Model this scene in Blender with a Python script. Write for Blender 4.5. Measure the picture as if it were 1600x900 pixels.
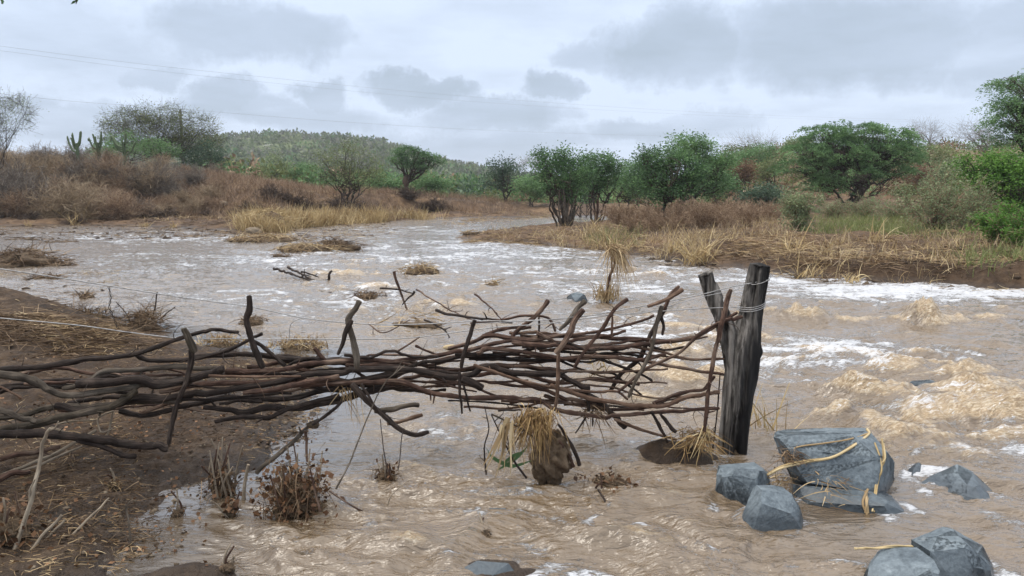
import bpy, bmesh, math, random
import numpy as np
from mathutils import Vector, noise as mnoise, Matrix

for o in list(bpy.data.objects): bpy.data.objects.remove(o)
S = bpy.context.scene
C = S.collection
R = math.radians

# ---------------------------------------------------------------- camera
FPX, CAMH, HORIZ = 1150.0, 1.7, 300.0          # focal length and horizon in the pixels of a 1600 wide frame
PITCH = math.atan((450 - HORIZ) / FPX)
cam_d = bpy.data.cameras.new('camera'); cam = bpy.data.objects.new('camera', cam_d); C.objects.link(cam)
cam_d.sensor_width = 36; cam_d.lens = 36 * FPX / 1600
cam.location = (0, 0, CAMH); cam.rotation_euler = (R(90) - PITCH, 0, 0)
cam_d.clip_start = 0.05; cam_d.clip_end = 6000
S.camera = cam
S.view_settings.view_transform = 'Standard'; S.view_settings.look = 'None'
S.view_settings.gamma = 1; S.view_settings.use_curve_mapping = False
S.view_settings.exposure = 0.30
S.cycles.use_denoising = True
S.cycles.max_bounces = 6; S.cycles.diffuse_bounces = 3; S.cycles.glossy_bounces = 3
S.cycles.transmission_bounces = 3; S.cycles.volume_bounces = 0; S.cycles.transparent_max_bounces = 8

# ---------------------------------------------------------------- world: overcast sky
SUN_EL, SUN_AZ = 62, -105
W = bpy.data.worlds.new('World'); S.world = W; W.use_nodes = True
wn = W.node_tree; wn.nodes.clear()
def wN(t, **k):
    n = wn.nodes.new(t)
    for a, b in k.items(): setattr(n, a, b)
    return n
def wm(op, a, b=None, c=None, clamp=False):
    n = wn.nodes.new('ShaderNodeMath'); n.operation = op; n.use_clamp = clamp
    for i, v in enumerate((a, b, c)):
        if v is None: continue
        if isinstance(v, (int, float)): n.inputs[i].default_value = v
        else: wn.links.new(v, n.inputs[i])
    return n.outputs[0]
out = wN('ShaderNodeOutputWorld'); bg = wN('ShaderNodeBackground'); bg.inputs[1].default_value = 0.1
wn.links.new(bg.outputs[0], out.inputs[0])
sky = wN('ShaderNodeTexSky', sky_type='NISHITA', sun_disc=False, sun_elevation=R(SUN_EL), sun_rotation=R(SUN_AZ))
tc = wN('ShaderNodeTexCoord')
sep = wN('ShaderNodeSeparateXYZ'); wn.links.new(tc.outputs['Generated'], sep.inputs[0])
zz = wm('MAXIMUM', sep.outputs[2], 0.0)
den = wm('ADD', zz, 0.12)
cmb = wN('ShaderNodeCombineXYZ')
wn.links.new(wm('DIVIDE', sep.outputs[0], den), cmb.inputs[0]); wn.links.new(wm('DIVIDE', sep.outputs[1], den), cmb.inputs[1])
def wnoise(vec, scale, detail=5, rough=.55, dist=0.0):
    n = wN('ShaderNodeTexNoise'); n.inputs['Scale'].default_value = scale; n.inputs['Detail'].default_value = detail
    n.inputs['Roughness'].default_value = rough; n.inputs['Distortion'].default_value = dist
    wn.links.new(vec, n.inputs['Vector']); return n
n1 = wnoise(cmb.outputs[0], .55, 6, .55, .3).outputs[0]
n2 = wnoise(cmb.outputs[0], 1.7, 7, .6).outputs[0]
# azimuth / elevation of the view direction, for the heavier cloud banks
az = wm('ARCTAN2', sep.outputs[0], sep.outputs[1]); el = wm('ARCSINE', sep.outputs[2])
wob = wnoise(tc.outputs['Generated'], 9.0, 8, .68)
wsep = wN('ShaderNodeSeparateColor'); wn.links.new(wob.outputs['Color'], wsep.inputs[0])
azd = wm('ADD', az, wm('MULTIPLY', wm('SUBTRACT', wsep.outputs[0], .5), .16))
eld = wm('ADD', el, wm('MULTIPLY', wm('SUBTRACT', wsep.outputs[1], .5), .10))
acc = None
CLOUDS = [  # px, py, half width, half height, weight in the photograph's directions
 (1060, 78, 95, 52, 1.0), (1310, 72, 165, 60, 1.0), (1560, 75, 90, 60, .75), (670, 152, 80, 20, .95), (505, 157, 42, 20, .8),
 (350, 165, 60, 24, .75), (870, 148, 45, 20, .9), (770, 188, 110, 22, .8), (1000, 205, 80, 16, .6), (400, 65, 130, 40, .8),
 (250, 118, 34, 18, .55), (480, 190, 120, 22, .6), (1100, 190, 60, 20, .5), (130, 195, 130, 25, .5), (740, 225, 170, 22, .6), (930, 95, 55, 18, .45), (60, 60, 190, 60, .45)]
for cx, cy, rw, rh, wt in CLOUDS:
    a0 = math.atan((cx - 800) / FPX); e0 = math.atan((HORIZ - cy) / FPX * math.cos(a0))
    ra = rw / FPX * 1.05; re = rh / FPX * 1.1
    dx = wm('MULTIPLY', wm('SUBTRACT', azd, a0), 1 / ra); dy = wm('MULTIPLY', wm('SUBTRACT', eld, e0), 1 / re)
    d2 = wm('ADD', wm('MULTIPLY', dx, dx), wm('MULTIPLY', dy, dy))
    b = wm('MULTIPLY', wm('SUBTRACT', 1.5, d2, clamp=True), wt)
    acc = b if acc is None else wm('MAXIMUM', acc, b)
dark = wm('ADD', wm('MULTIPLY', acc, .72), wm('MULTIPLY', wm('SUBTRACT', n1, .47), 1.3))
dark = wm('ADD', dark, wm('MULTIPLY', wm('SUBTRACT', n2, .5), .9), clamp=False)
dark = wm('MULTIPLY', dark, 1.0, clamp=True)
ramp = wN('ShaderNodeValToRGB'); wn.links.new(dark, ramp.inputs[0])
e = ramp.color_ramp.elements
e[0].position = 0.0; e[0].color = (.71, .82, 1.0, 1); e[1].position = 1.0; e[1].color = (.40, .485, .585, 1)
m_ = e.new(.45); m_.color = (.53, .625, .77, 1)
sc_ = wN('ShaderNodeVectorMath', operation='SCALE'); sc_.inputs['Scale'].default_value = 9.2
up_ = wm('MULTIPLY', wm('SUBTRACT', sep.outputs[2], .30), 1 / .55, clamp=True)   # thinner, whiter cloud overhead
zen = wN('ShaderNodeMix', data_type='RGBA'); wn.links.new(up_, zen.inputs[0]); wn.links.new(ramp.outputs[0], zen.inputs[6])
zr = wN('ShaderNodeValToRGB'); wn.links.new(n1, zr.inputs[0]); zr.color_ramp.elements[0].color = (1.7, 1.7, 1.72, 1); zr.color_ramp.elements[1].color = (1.1, 1.15, 1.2, 1)
zr.color_ramp.elements[0].position = .35; zr.color_ramp.elements[1].position = .7
wn.links.new(zr.outputs[0], zen.inputs[7]); wn.links.new(zen.outputs[2], sc_.inputs[0])
mixs = wN('ShaderNodeMix', data_type='RGBA'); mixs.inputs[0].default_value = .95
wn.links.new(sky.outputs[0], mixs.inputs[6]); wn.links.new(sc_.outputs[0], mixs.inputs[7])
wn.links.new(mixs.outputs[2], bg.inputs[0])

sun_d = bpy.data.lights.new('sun', 'SUN'); sun = bpy.data.objects.new('sun', sun_d); C.objects.link(sun)
sun_d.energy = 1.5; sun_d.angle = R(30); sun_d.color = (1, .93, .82)
sdir = Vector((math.sin(R(SUN_AZ)) * math.cos(R(SUN_EL)), math.cos(R(SUN_AZ)) * math.cos(R(SUN_EL)), math.sin(R(SUN_EL))))
sun.rotation_euler = sdir.to_track_quat('Z', 'Y').to_euler()

# ---------------------------------------------------------------- helpers
rng = np.random.default_rng(7)
def tag(o, label=None, cat=None, group=None, kind=None):
    for k, v in (('label', label), ('category', cat), ('group', group), ('kind', kind)):
        if v: o[k] = v
    return o
def empty(name, loc, label, cat, group=None):
    o = bpy.data.objects.new(name, None); C.objects.link(o); o.location = loc; o.empty_display_size = .1
    return tag(o, label, cat, group)
def ray(px, py):
    x = (np.asarray(px, float) - 800) / FPX; y = -(np.asarray(py, float) - 450) / FPX
    c, s = math.cos(PITCH), math.sin(PITCH)
    return x, c + s * y, -s + c * y                    # world direction
def P(px, py, Y):
    x, y, z = ray(px, py); t = Y / y
    return np.stack([x * t, y * t, CAMH + z * t], -1)
def G(px, py, z=0.0):
    x, y, w = ray(px, py); w = np.minimum(w, -1e-4); t = (z - CAMH) / w
    return np.stack([x * t, y * t, np.zeros_like(x * t) + z], -1)
def topx(x, y, z=0.0):                                  # world -> the photograph's pixels
    c, s = math.cos(PITCH), math.sin(PITCH); dz = z - CAMH
    depth = np.maximum(y * c - dz * s, .05); up = y * s + dz * c
    return 800 + FPX * x / depth, 450 - FPX * up / depth

_p = np.random.default_rng(3).permutation(512); _p = np.concatenate([_p, _p, _p])
_ga = np.random.default_rng(4).uniform(0, 2 * np.pi, 512); _gx, _gy = np.cos(_ga), np.sin(_ga)
def pn(x, y, seed=0):
    x = np.asarray(x, float) + seed * 17.31; y = np.asarray(y, float) + seed * 9.77
    xi = np.floor(x).astype(int); yi = np.floor(y).astype(int); xf = x - xi; yf = y - yi
    u = xf * xf * xf * (xf * (xf * 6 - 15) + 10); v = yf * yf * yf * (yf * (yf * 6 - 15) + 10)
    def g(i, j, fx, fy):
        h = _p[(_p[i & 511] + j) & 511]; return _gx[h] * fx + _gy[h] * fy
    a = g(xi, yi, xf, yf); b = g(xi + 1, yi, xf - 1, yf); c = g(xi, yi + 1, xf, yf - 1); d = g(xi + 1, yi + 1, xf - 1, yf - 1)
    return ((a * (1 - u) + b * u) * (1 - v) + (c * (1 - u) + d * u) * v) * 1.5
def fbm(x, y, o=4, seed=0, g=.5):
    s = 0; a = 1; f = 1
    for k in range(o): s = s + a * pn(x * f, y * f, seed + k); a *= g; f *= 2.03
    return s
def ss(x, a, b):
    t = np.clip((x - a) / (b - a), 0, 1); return t * t * (3 - 2 * t)
def it(x, xs, ys): return np.interp(x, xs, ys)

class MB:
    def __init__(s): s.V = []; s.F = {3: [], 4: []}; s.var = []; s.n = 0; s.uv = {3: [], 4: []}; s.mi = {3: [], 4: []}
    def add(s, V, F, var=None, uv=None, mi=0):
        V = np.asarray(V, float).reshape(-1, 3); F = np.asarray(F, int); k = F.shape[1]
        s.V.append(V); s.F[k].append(F + s.n)
        if var is None: var = 0.5
        s.var.append(np.broadcast_to(np.asarray(var, float), (len(V),)).copy())
        uvv = np.zeros((len(F), k, 2)) if uv is None else uv
        s.uv[k].append(uvv); s.mi[k].append(np.full(len(F), mi)); s.n += len(V); return s
    def mesh(s, name, mats, smooth=True, useuv=True):
        me = bpy.data.meshes.new(name)
        V = np.concatenate(s.V); f3 = np.concatenate(s.F[3]) if s.F[3] else np.zeros((0, 3), int)
        f4 = np.concatenate(s.F[4]) if s.F[4] else np.zeros((0, 4), int)
        me.vertices.add(len(V)); me.vertices.foreach_set('co', V.astype(np.float32).ravel())
        loops = np.concatenate([f3.ravel(), f4.ravel()]); me.loops.add(len(loops)); me.loops.foreach_set('vertex_index', loops.astype(np.int32))
        nt = len(f3) + len(f4); me.polygons.add(nt)
        st = np.concatenate([np.arange(len(f3)) * 3, len(f3) * 3 + np.arange(len(f4)) * 4])
        me.polygons.foreach_set('loop_start', st.astype(np.int32))
        mi = np.concatenate([np.concatenate(s.mi[k]) for k in (3, 4) if s.mi[k]])
        for m in (mats if isinstance(mats, (list, tuple)) else [mats]): me.materials.append(m)
        if mi.any(): me.polygons.foreach_set('material_index', mi.astype(np.int32))
        if useuv:
            uv = np.concatenate([np.concatenate(s.uv[k]).reshape(-1, 2) for k in (3, 4) if s.uv[k]])
            l = me.uv_layers.new(name='UVMap'); l.data.foreach_set('uv', uv.astype(np.float32).ravel())
        a = me.attributes.new('var', 'FLOAT', 'POINT'); a.data.foreach_set('value', np.concatenate(s.var).astype(np.float32))
        me.update(calc_edges=True); me.validate()
        if smooth: me.polygons.foreach_set('use_smooth', np.ones(nt, bool))
        return me
    def build(s, name, mats, parent=None, smooth=True, loc=None, useuv=True):
        o = bpy.data.objects.new(name, s.mesh(name, mats, smooth, useuv)); C.objects.link(o)
        if parent is not None: o.parent = parent
        if loc is not None: o.location = loc
        return o
    def shift(s, v):
        s.V = [x + np.asarray(v) for x in s.V]; return s

def norm(v): return v / np.maximum(np.linalg.norm(v, axis=-1, keepdims=True), 1e-9)
def spline(pts, n):
    pts = np.asarray(pts, float); k = len(pts)
    if k == 2: return pts[0] + (pts[1] - pts[0]) * np.linspace(0, 1, n)[:, None]
    e = np.concatenate([[2 * pts[0] - pts[1]], pts, [2 * pts[-1] - pts[-2]]])
    t = np.linspace(0, k - 1, n); i = np.minimum(t.astype(int), k - 2); f = (t - i)[:, None]
    p0, p1, p2, p3 = e[i], e[i + 1], e[i + 2], e[i + 3]
    return .5 * (2 * p1 + (p2 - p0) * f + (2 * p0 - 5 * p1 + 4 * p2 - p3) * f ** 2 + (3 * p1 - p0 - 3 * p2 + p3) * f ** 3)
def tube(mb, pts, rad, k=8, var=.5, cap=True, lump=0.0, seed=0, mi=0, flat=None):
    """one tube through a polyline, with bark UVs in metres and lumpy radius"""
    pts = np.asarray(pts, float); n = len(pts); rad = np.broadcast_to(np.asarray(rad, float), (n,)).copy()
    T = norm(np.gradient(pts, axis=0)); ref = np.array([.13, -.3, .95]) if abs(T[0][2]) < .8 else np.array([.9, .3, .1])
    U = np.zeros_like(pts); u = norm(np.cross(T[0], ref))
    for i in range(n):
        u = norm(u - T[i] * np.dot(u, T[i])); U[i] = u
    Vv = np.cross(T, U); a = np.arange(k) / k * 2 * np.pi
    s = np.concatenate([[0], np.cumsum(np.linalg.norm(np.diff(pts, axis=0), axis=1))])
    rr = rad[:, None] * np.ones((1, k))
    if lump:
        r0 = max(rad.mean(), 1e-4)
        ca, sa = np.cos(a)[None], np.sin(a)[None]
        rr *= 1 + lump * (pn(s[:, None] / r0 * .35 + ca * .9, sa * .9 + seed * 3.3, seed) + .6 * pn(s[:, None] / r0 * .12 + 0 * ca, 0 * sa + seed, seed + 5)
                          + .5 * pn(s[:, None] / r0 * .1 + ca * 2.6, sa * 2.6 + seed, seed + 9))
    V = pts[:, None] + U[:, None] * (np.cos(a)[None, :, None] * rr[..., None]) + Vv[:, None] * (np.sin(a)[None, :, None] * rr[..., None])
    V = V.reshape(-1, 3); i, j = np.meshgrid(np.arange(n - 1), np.arange(k), indexing='ij'); j2 = (j + 1) % k
    F = np.stack([i * k + j, i * k + j2, (i + 1) * k + j2, (i + 1) * k + j], -1).reshape(-1, 4)
    cf = 2 * np.pi * max(rad.mean(), .001)
    uu = np.stack([s[i], s[i], s[i + 1], s[i + 1]], -1); vv = np.stack([j, j + 1, j + 1, j], -1) / k * cf
    mb.add(V, F, var, np.stack([uu, vv], -1).reshape(-1, 4, 2) + seed * 1.37, mi)
    if cap:
        for e_, idx in ((0, 0), (n - 1, (n - 1) * k)):
            ring = V[idx:idx + k]; c = ring.mean(0) + T[e_] * (1 if e_ else -1) * rad[e_] * .25
            VV = np.concatenate([ring, [c]]); q = np.arange(k)
            FF = np.stack([q, (q + 1) % k, np.full(k, k)], -1)
            if e_ == 0: FF = FF[:, ::-1]
            mb.add(VV, FF, 1.0 if e_ else var, None, mi)
def tubes3(mb, Pp, Rr, var=.5, k=3, mi=0):
    """many thin twigs at once: Pp (N,S,3), Rr (N,S)"""
    N, Sg, _ = Pp.shape
    if N == 0: return
    T = norm(np.gradient(Pp, axis=1)); ref = norm(np.array([.37, .21, .91]) + 0 * T); u = norm(np.cross(T, ref)); v = np.cross(T, u)
    a = np.arange(k) / k * 2 * np.pi
    V = Pp[:, :, None] + (u[:, :, None] * np.cos(a)[None, None, :, None] + v[:, :, None] * np.sin(a)[None, None, :, None]) * Rr[:, :, None, None]
    n_, i, j = np.meshgrid(np.arange(N), np.arange(Sg - 1), np.arange(k), indexing='ij'); j2 = (j + 1) % k; b = n_ * Sg * k
    F = np.stack([b + i * k + j, b + i * k + j2, b + (i + 1) * k + j2, b + (i + 1) * k + j], -1).reshape(-1, 4)
    var = np.broadcast_to(np.asarray(var, float), (N,)); mb.add(V, F, np.repeat(var, Sg * k), None, mi)
def leaves(mb, c, d, size, asp, rg, var=.5, mi=0):
    """diamond leaves at c pointing along d"""
    N = len(c)
    if N == 0: return
    d = norm(d); r = norm(rg.normal(size=(N, 3))); w = norm(np.cross(d, r)); size = np.broadcast_to(np.asarray(size, float), (N,))[:, None]
    V = np.stack([c, c + d * size * .45 + w * size * asp * .5, c + d * size, c + d * size * .45 - w * size * asp * .5], 1).reshape(-1, 3)
    F = np.arange(N * 4).reshape(-1, 4); mb.add(V, F, np.repeat(np.broadcast_to(np.asarray(var, float), (N,)), 4), None, mi)
def ribbons(mb, base, d, L, w, droop, rg, seg=5, curl=.0, var=.5, mi=0, vary=.25):
    N = len(base)
    if N == 0: return
    t = np.linspace(0, 1, seg + 1)[None, :, None]; L = np.broadcast_to(np.asarray(L, float), (N,)); w = np.broadcast_to(np.asarray(w, float), (N,))
    droop = np.broadcast_to(np.asarray(droop, float), (N,)); d = norm(d); side = norm(np.cross(d, norm(rg.normal(size=(N, 3)))))
    c1 = rg.normal(size=(N, 3)) * curl
    p = base[:, None] + d[:, None] * (L[:, None, None] * t) + np.array([0, 0, -1.]) * (droop * L)[:, None, None] * t ** 2 + c1[:, None] * L[:, None, None] * t ** 2
    wd = side[:, None] * (w[:, None, None] * (1 - .75 * t ** 1.5)) * .5
    V = np.stack([p - wd, p + wd], 2); S1 = seg + 1
    n_, i = np.meshgrid(np.arange(N), np.arange(seg), indexing='ij'); b = n_ * S1 * 2 + i * 2
    F = np.stack([b, b + 1, b + 3, b + 2], -1).reshape(-1, 4)
    vv = np.clip(np.broadcast_to(np.asarray(var, float), (N,)) + rg.normal(size=N) * vary, 0, 1)
    mb.add(V, F, np.repeat(vv, S1 * 2), None, mi)
def gdir(rg, n, up=.0, spread=1.0):
    v = rg.normal(size=(n, 3)); v = norm(v) * spread; v[:, 2] = np.abs(v[:, 2]) * .6 + up; return norm(v)

# ---------------------------------------------------------------- materials
def new_mat(name):
    m = bpy.data.materials.new(name); m.use_nodes = True; nt = m.node_tree; nt.nodes.clear()
    o = nt.nodes.new('ShaderNodeOutputMaterial'); return m, nt, o
class NT:
    def __init__(s, nt): s.t = nt
    def n(s, t, **k):
        x = s.t.nodes.new(t)
        for a, b in k.items(): setattr(x, a, b)
        return x
    def l(s, a, b): s.t.links.new(a, b)
    def m(s, op, a, b=None, c=None, clamp=False):
        x = s.t.nodes.new('ShaderNodeMath'); x.operation = op; x.use_clamp = clamp
        for i, v in enumerate((a, b, c)):
            if v is None: continue
            if isinstance(v, (int, float)): x.inputs[i].default_value = v
            else: s.l(v, x.inputs[i])
        return x.outputs[0]
    def noise(s, vec, scale, detail=4, rough=.55, dist=0, lac=2):
        x = s.n('ShaderNodeTexNoise'); x.inputs['Scale'].default_value = scale; x.inputs['Detail'].default_value = detail
        x.inputs['Roughness'].default_value = rough; x.inputs['Distortion'].default_value = dist; x.inputs['Lacunarity'].default_value = lac
        s.l(vec, x.inputs['Vector']); return x.outputs[0]
    def map(s, vec, sc):
        x = s.n('ShaderNodeMapping'); x.inputs['Scale'].default_value = sc; s.l(vec, x.inputs[0]); return x.outputs[0]
    def ramp(s, f, stops):
        x = s.n('ShaderNodeValToRGB'); s.l(f, x.inputs[0]); el = x.color_ramp.elements
        while len(el) < len(stops): el.new(.5)
        for e_, (p, c) in zip(el, stops): e_.position = p; e_.color = (*c, 1) if len(c) == 3 else c
        return x.outputs[0]
    def mix(s, f, a, b, bt='MIX'):
        x = s.n('ShaderNodeMix', data_type='RGBA', blend_type=bt)
        for i, v in ((0, f), (6, a), (7, b)):
            if isinstance(v, (int, float)): x.inputs[i].default_value = v
            elif isinstance(v, tuple): x.inputs[i].default_value = (*v, 1)
            else: s.l(v, x.inputs[i])
        return x.outputs[2]
    def attr(s, name): x = s.n('ShaderNodeAttribute', attribute_name=name); return x.outputs['Fac']
    def bump(s, h, st, dist, nrm=None):
        x = s.n('ShaderNodeBump'); x.inputs['Strength'].default_value = st; x.inputs['Distance'].default_value = dist
        s.l(h, x.inputs['Height'])
        if nrm is not None: s.l(nrm, x.inputs['Normal'])
        return x.outputs[0]
    def bsdf(s, o, col, rough=.8, nrm=None, spec=.5):
        b = s.n('ShaderNodeBsdfPrincipled')
        for k, v in (('Base Color', col), ('Roughness', rough), ('Normal', nrm), ('Specular IOR Level', spec)):
            if v is None: continue
            if isinstance(v, (int, float)): b.inputs[k].default_value = v
            elif isinstance(v, tuple): b.inputs[k].default_value = (*v, 1)
            else: s.l(v, b.inputs[k])
        s.l(b.outputs[0], o.inputs[0]); return b

def leaf_mat(name, c0, c1, c2, trans=.35, scale=.5):
    m, nt, o = new_mat(name); n = NT(nt); geo = n.n('ShaderNodeNewGeometry')
    v = n.m('ADD', n.attr('var'), n.m('MULTIPLY', n.m('SUBTRACT', n.noise(geo.outputs['Position'], scale, 2), .5), .8), clamp=True)
    col = n.ramp(v, [(0, c0), (.5, c1), (1, c2)])
    d = n.n('ShaderNodeBsdfPrincipled'); n.l(col, d.inputs[0]); d.inputs['Roughness'].default_value = .55; d.inputs['Specular IOR Level'].default_value = .3
    t = n.n('ShaderNodeBsdfTranslucent'); n.l(col, t.inputs[0])
    mx = n.n('ShaderNodeMixShader'); mx.inputs[0].default_value = trans; n.l(d.outputs[0], mx.inputs[1]); n.l(t.outputs[0], mx.inputs[2]); n.l(mx.outputs[0], o.inputs[0])
    return m
def straw_mat(name, c0, c1, c2, rough=.7):
    m, nt, o = new_mat(name); n = NT(nt); geo = n.n('ShaderNodeNewGeometry')
    v = n.m('ADD', n.attr('var'), n.m('MULTIPLY', n.m('SUBTRACT', n.noise(geo.outputs['Position'], 3, 3), .5), .5), clamp=True)
    n.bsdf(o, n.ramp(v, [(0, c0), (.5, c1), (1, c2)]), rough, spec=.25); return m
def wood_mat(name, c0, c1, c2, wear=(.3, .28, .25), wearamt=.0, rough=.6, fine=1.0):
    m, nt, o = new_mat(name); n = NT(nt); uv = n.n('ShaderNodeUVMap').outputs[0]; geo = n.n('ShaderNodeNewGeometry')
    g = n.noise(n.map(uv, (6 * fine, 90 * fine, 1)), 1, 5, .65); h = n.noise(geo.outputs['Position'], 14, 4, .6)
    big = n.noise(geo.outputs['Position'], 3.2, 3, .6)
    v = n.m('ADD', n.m('MULTIPLY', g, .55), n.m('MULTIPLY', h, .45))
    col = n.ramp(v, [(.33, c0), (.5, c1), (.68, c2)])
    wf = n.m('MULTIPLY', n.m('SUBTRACT', n.m('ADD', big, n.m('MULTIPLY', n.m('SUBTRACT', g, .5), .6)), .62 - wearamt * .2), 7, clamp=True)
    col = n.mix(n.m('MULTIPLY', wf, wearamt), col, wear)
    nr = n.bump(g, 1, .007); nr = n.bump(h, .8, .012, nr)
    n.bsdf(o, col, n.m('ADD', rough + .02, n.m('MULTIPLY', h, .3)), nr, .22); return m

M = {}
M['w_dark'] = wood_mat('dark_wet_bark', (.010, .0075, .006), (.030, .021, .017), (.085, .060, .047), (.20, .155, .125), .3)
M['w_brown'] = wood_mat('brown_bark', (.020, .011, .008), (.070, .039, .028), (.19, .112, .08), (.36, .26, .19), .5)
M['w_red'] = wood_mat('stripped_red_bark', (.045, .026, .018), (.13, .078, .052), (.26, .17, .12), (.42, .31, .23), .45)
M['w_grey'] = wood_mat('weathered_grey_wood', (.03, .023, .017), (.088, .070, .053), (.18, .148, .115), (.30, .25, .2), .4)
M['w_green'] = wood_mat('greenish_bark', (.020, .016, .011), (.058, .045, .031), (.13, .103, .075), (.24, .19, .15), .4)
M['w_pale'] = wood_mat('pale_twig', (.14, .11, .08), (.28, .225, .165), (.44, .37, .28), (.5, .44, .35), .3)
M['trunk'] = wood_mat('tree_trunk_bark', (.02, .015, .011), (.055, .042, .032), (.11, .09, .07), (.16, .14, .12), .3)
M['trunk_pale'] = wood_mat('pale_trunk_bark', (.12, .105, .09), (.22, .20, .175), (.33, .30, .27), (.3, .28, .25), .3)
M['straw'] = straw_mat('dry_straw', (.15, .09, .045), (.38, .265, .14), (.60, .47, .28))
M['straw_dark'] = straw_mat('wet_straw', (.05, .03, .017), (.15, .095, .055), (.34, .24, .145))
M['reed'] = straw_mat('yellow_reed', (.26, .17, .08), (.47, .345, .17), (.66, .53, .31))
M['twig_brown'] = straw_mat('dry_twig', (.14, .085, .05), (.27, .175, .11), (.46, .34, .225))
M['twig_tan'] = straw_mat('tan_twig', (.16, .11, .065), (.32, .235, .15), (.50, .40, .27))
M['twig_grey'] = straw_mat('grey_twig', (.09, .07, .055), (.19, .155, .125), (.33, .285, .235))
M['twig_dark'] = straw_mat('dark_twig', (.03, .021, .015), (.085, .058, .042), (.16, .115, .085))
M['deadleaf'] = straw_mat('dead_leaf', (.06, .03, .016), (.15, .075, .035), (.34, .19, .10), .6)
M['grass_green'] = leaf_mat('green_grass', (.12, .15, .045), (.20, .24, .08), (.36, .36, .16), .3)
# ---------------------------------------------------------------- the land
def poly(pts): return np.array([G(a, b)[:2] for a, b in pts])
near_bank = np.concatenate([poly([(-700, 540), (-300, 500), (0, 487), (70, 490), (140, 497), (190, 508), (250, 524), (330, 542), (400, 552), (500, 560), (520, 578),
    (508, 610), (490, 640), (470, 668), (445, 697), (400, 726), (335, 752), (262, 776), (222, 812), (192, 852), (150, 905), (100, 1000)]),
    np.array([[-1.6, 1.0], [-1.2, -3], [-14, -3]])])
far_bank = np.concatenate([np.array([[-160, 20], [-60, 30]]), poly([(-300, 362), (0, 354), (100, 352), (200, 353), (300, 357), (360, 364), (400, 368), (440, 362), (500, 354), (560, 349.5),
    (620, 345), (690, 341.5), (760, 339.5), (870, 338.5), (960, 338), (1040, 340), (1400, 352)]), np.array([[200, 20], [3000, 20], [3000, 3000], [-3000, 3000], [-3000, 20]])])
right_bank = np.concatenate([poly([(712, 373), (732, 367), (780, 361), (830, 355), (880, 351), (960, 348), (1020, 346.5)]), np.array([[16, 60], [200, 60], [200, -20], [16, 4]]),
    poly([(1900, 492), (1720, 466), (1600, 454), (1500, 446), (1400, 442), (1300, 434), (1200, 425), (1110, 416), (1020, 403), (950, 393), (880, 385), (800, 380), (750, 377)])])
def sdist(x, y, pl):
    """signed distance to a polygon, positive inside"""
    x = np.asarray(x, float); y = np.asarray(y, float); d = np.full(x.shape, 1e18); ins = np.zeros(x.shape, bool); n = len(pl)
    for i in range(n):
        ax, ay = pl[i]; bx, by = pl[(i + 1) % n]; ex, ey = bx - ax, by - ay; L = ex * ex + ey * ey + 1e-12
        t = np.clip(((x - ax) * ex + (y - ay) * ey) / L, 0, 1); d = np.minimum(d, (x - ax - ex * t) ** 2 + (y - ay - ey * t) ** 2)
        c = (ay > y) != (by > y)
        ins ^= c & (x < ex * (y - ay) / (ey if abs(ey) > 1e-12 else 1e-12) + ax)
    return np.where(ins, 1, -1) * np.sqrt(d)
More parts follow.
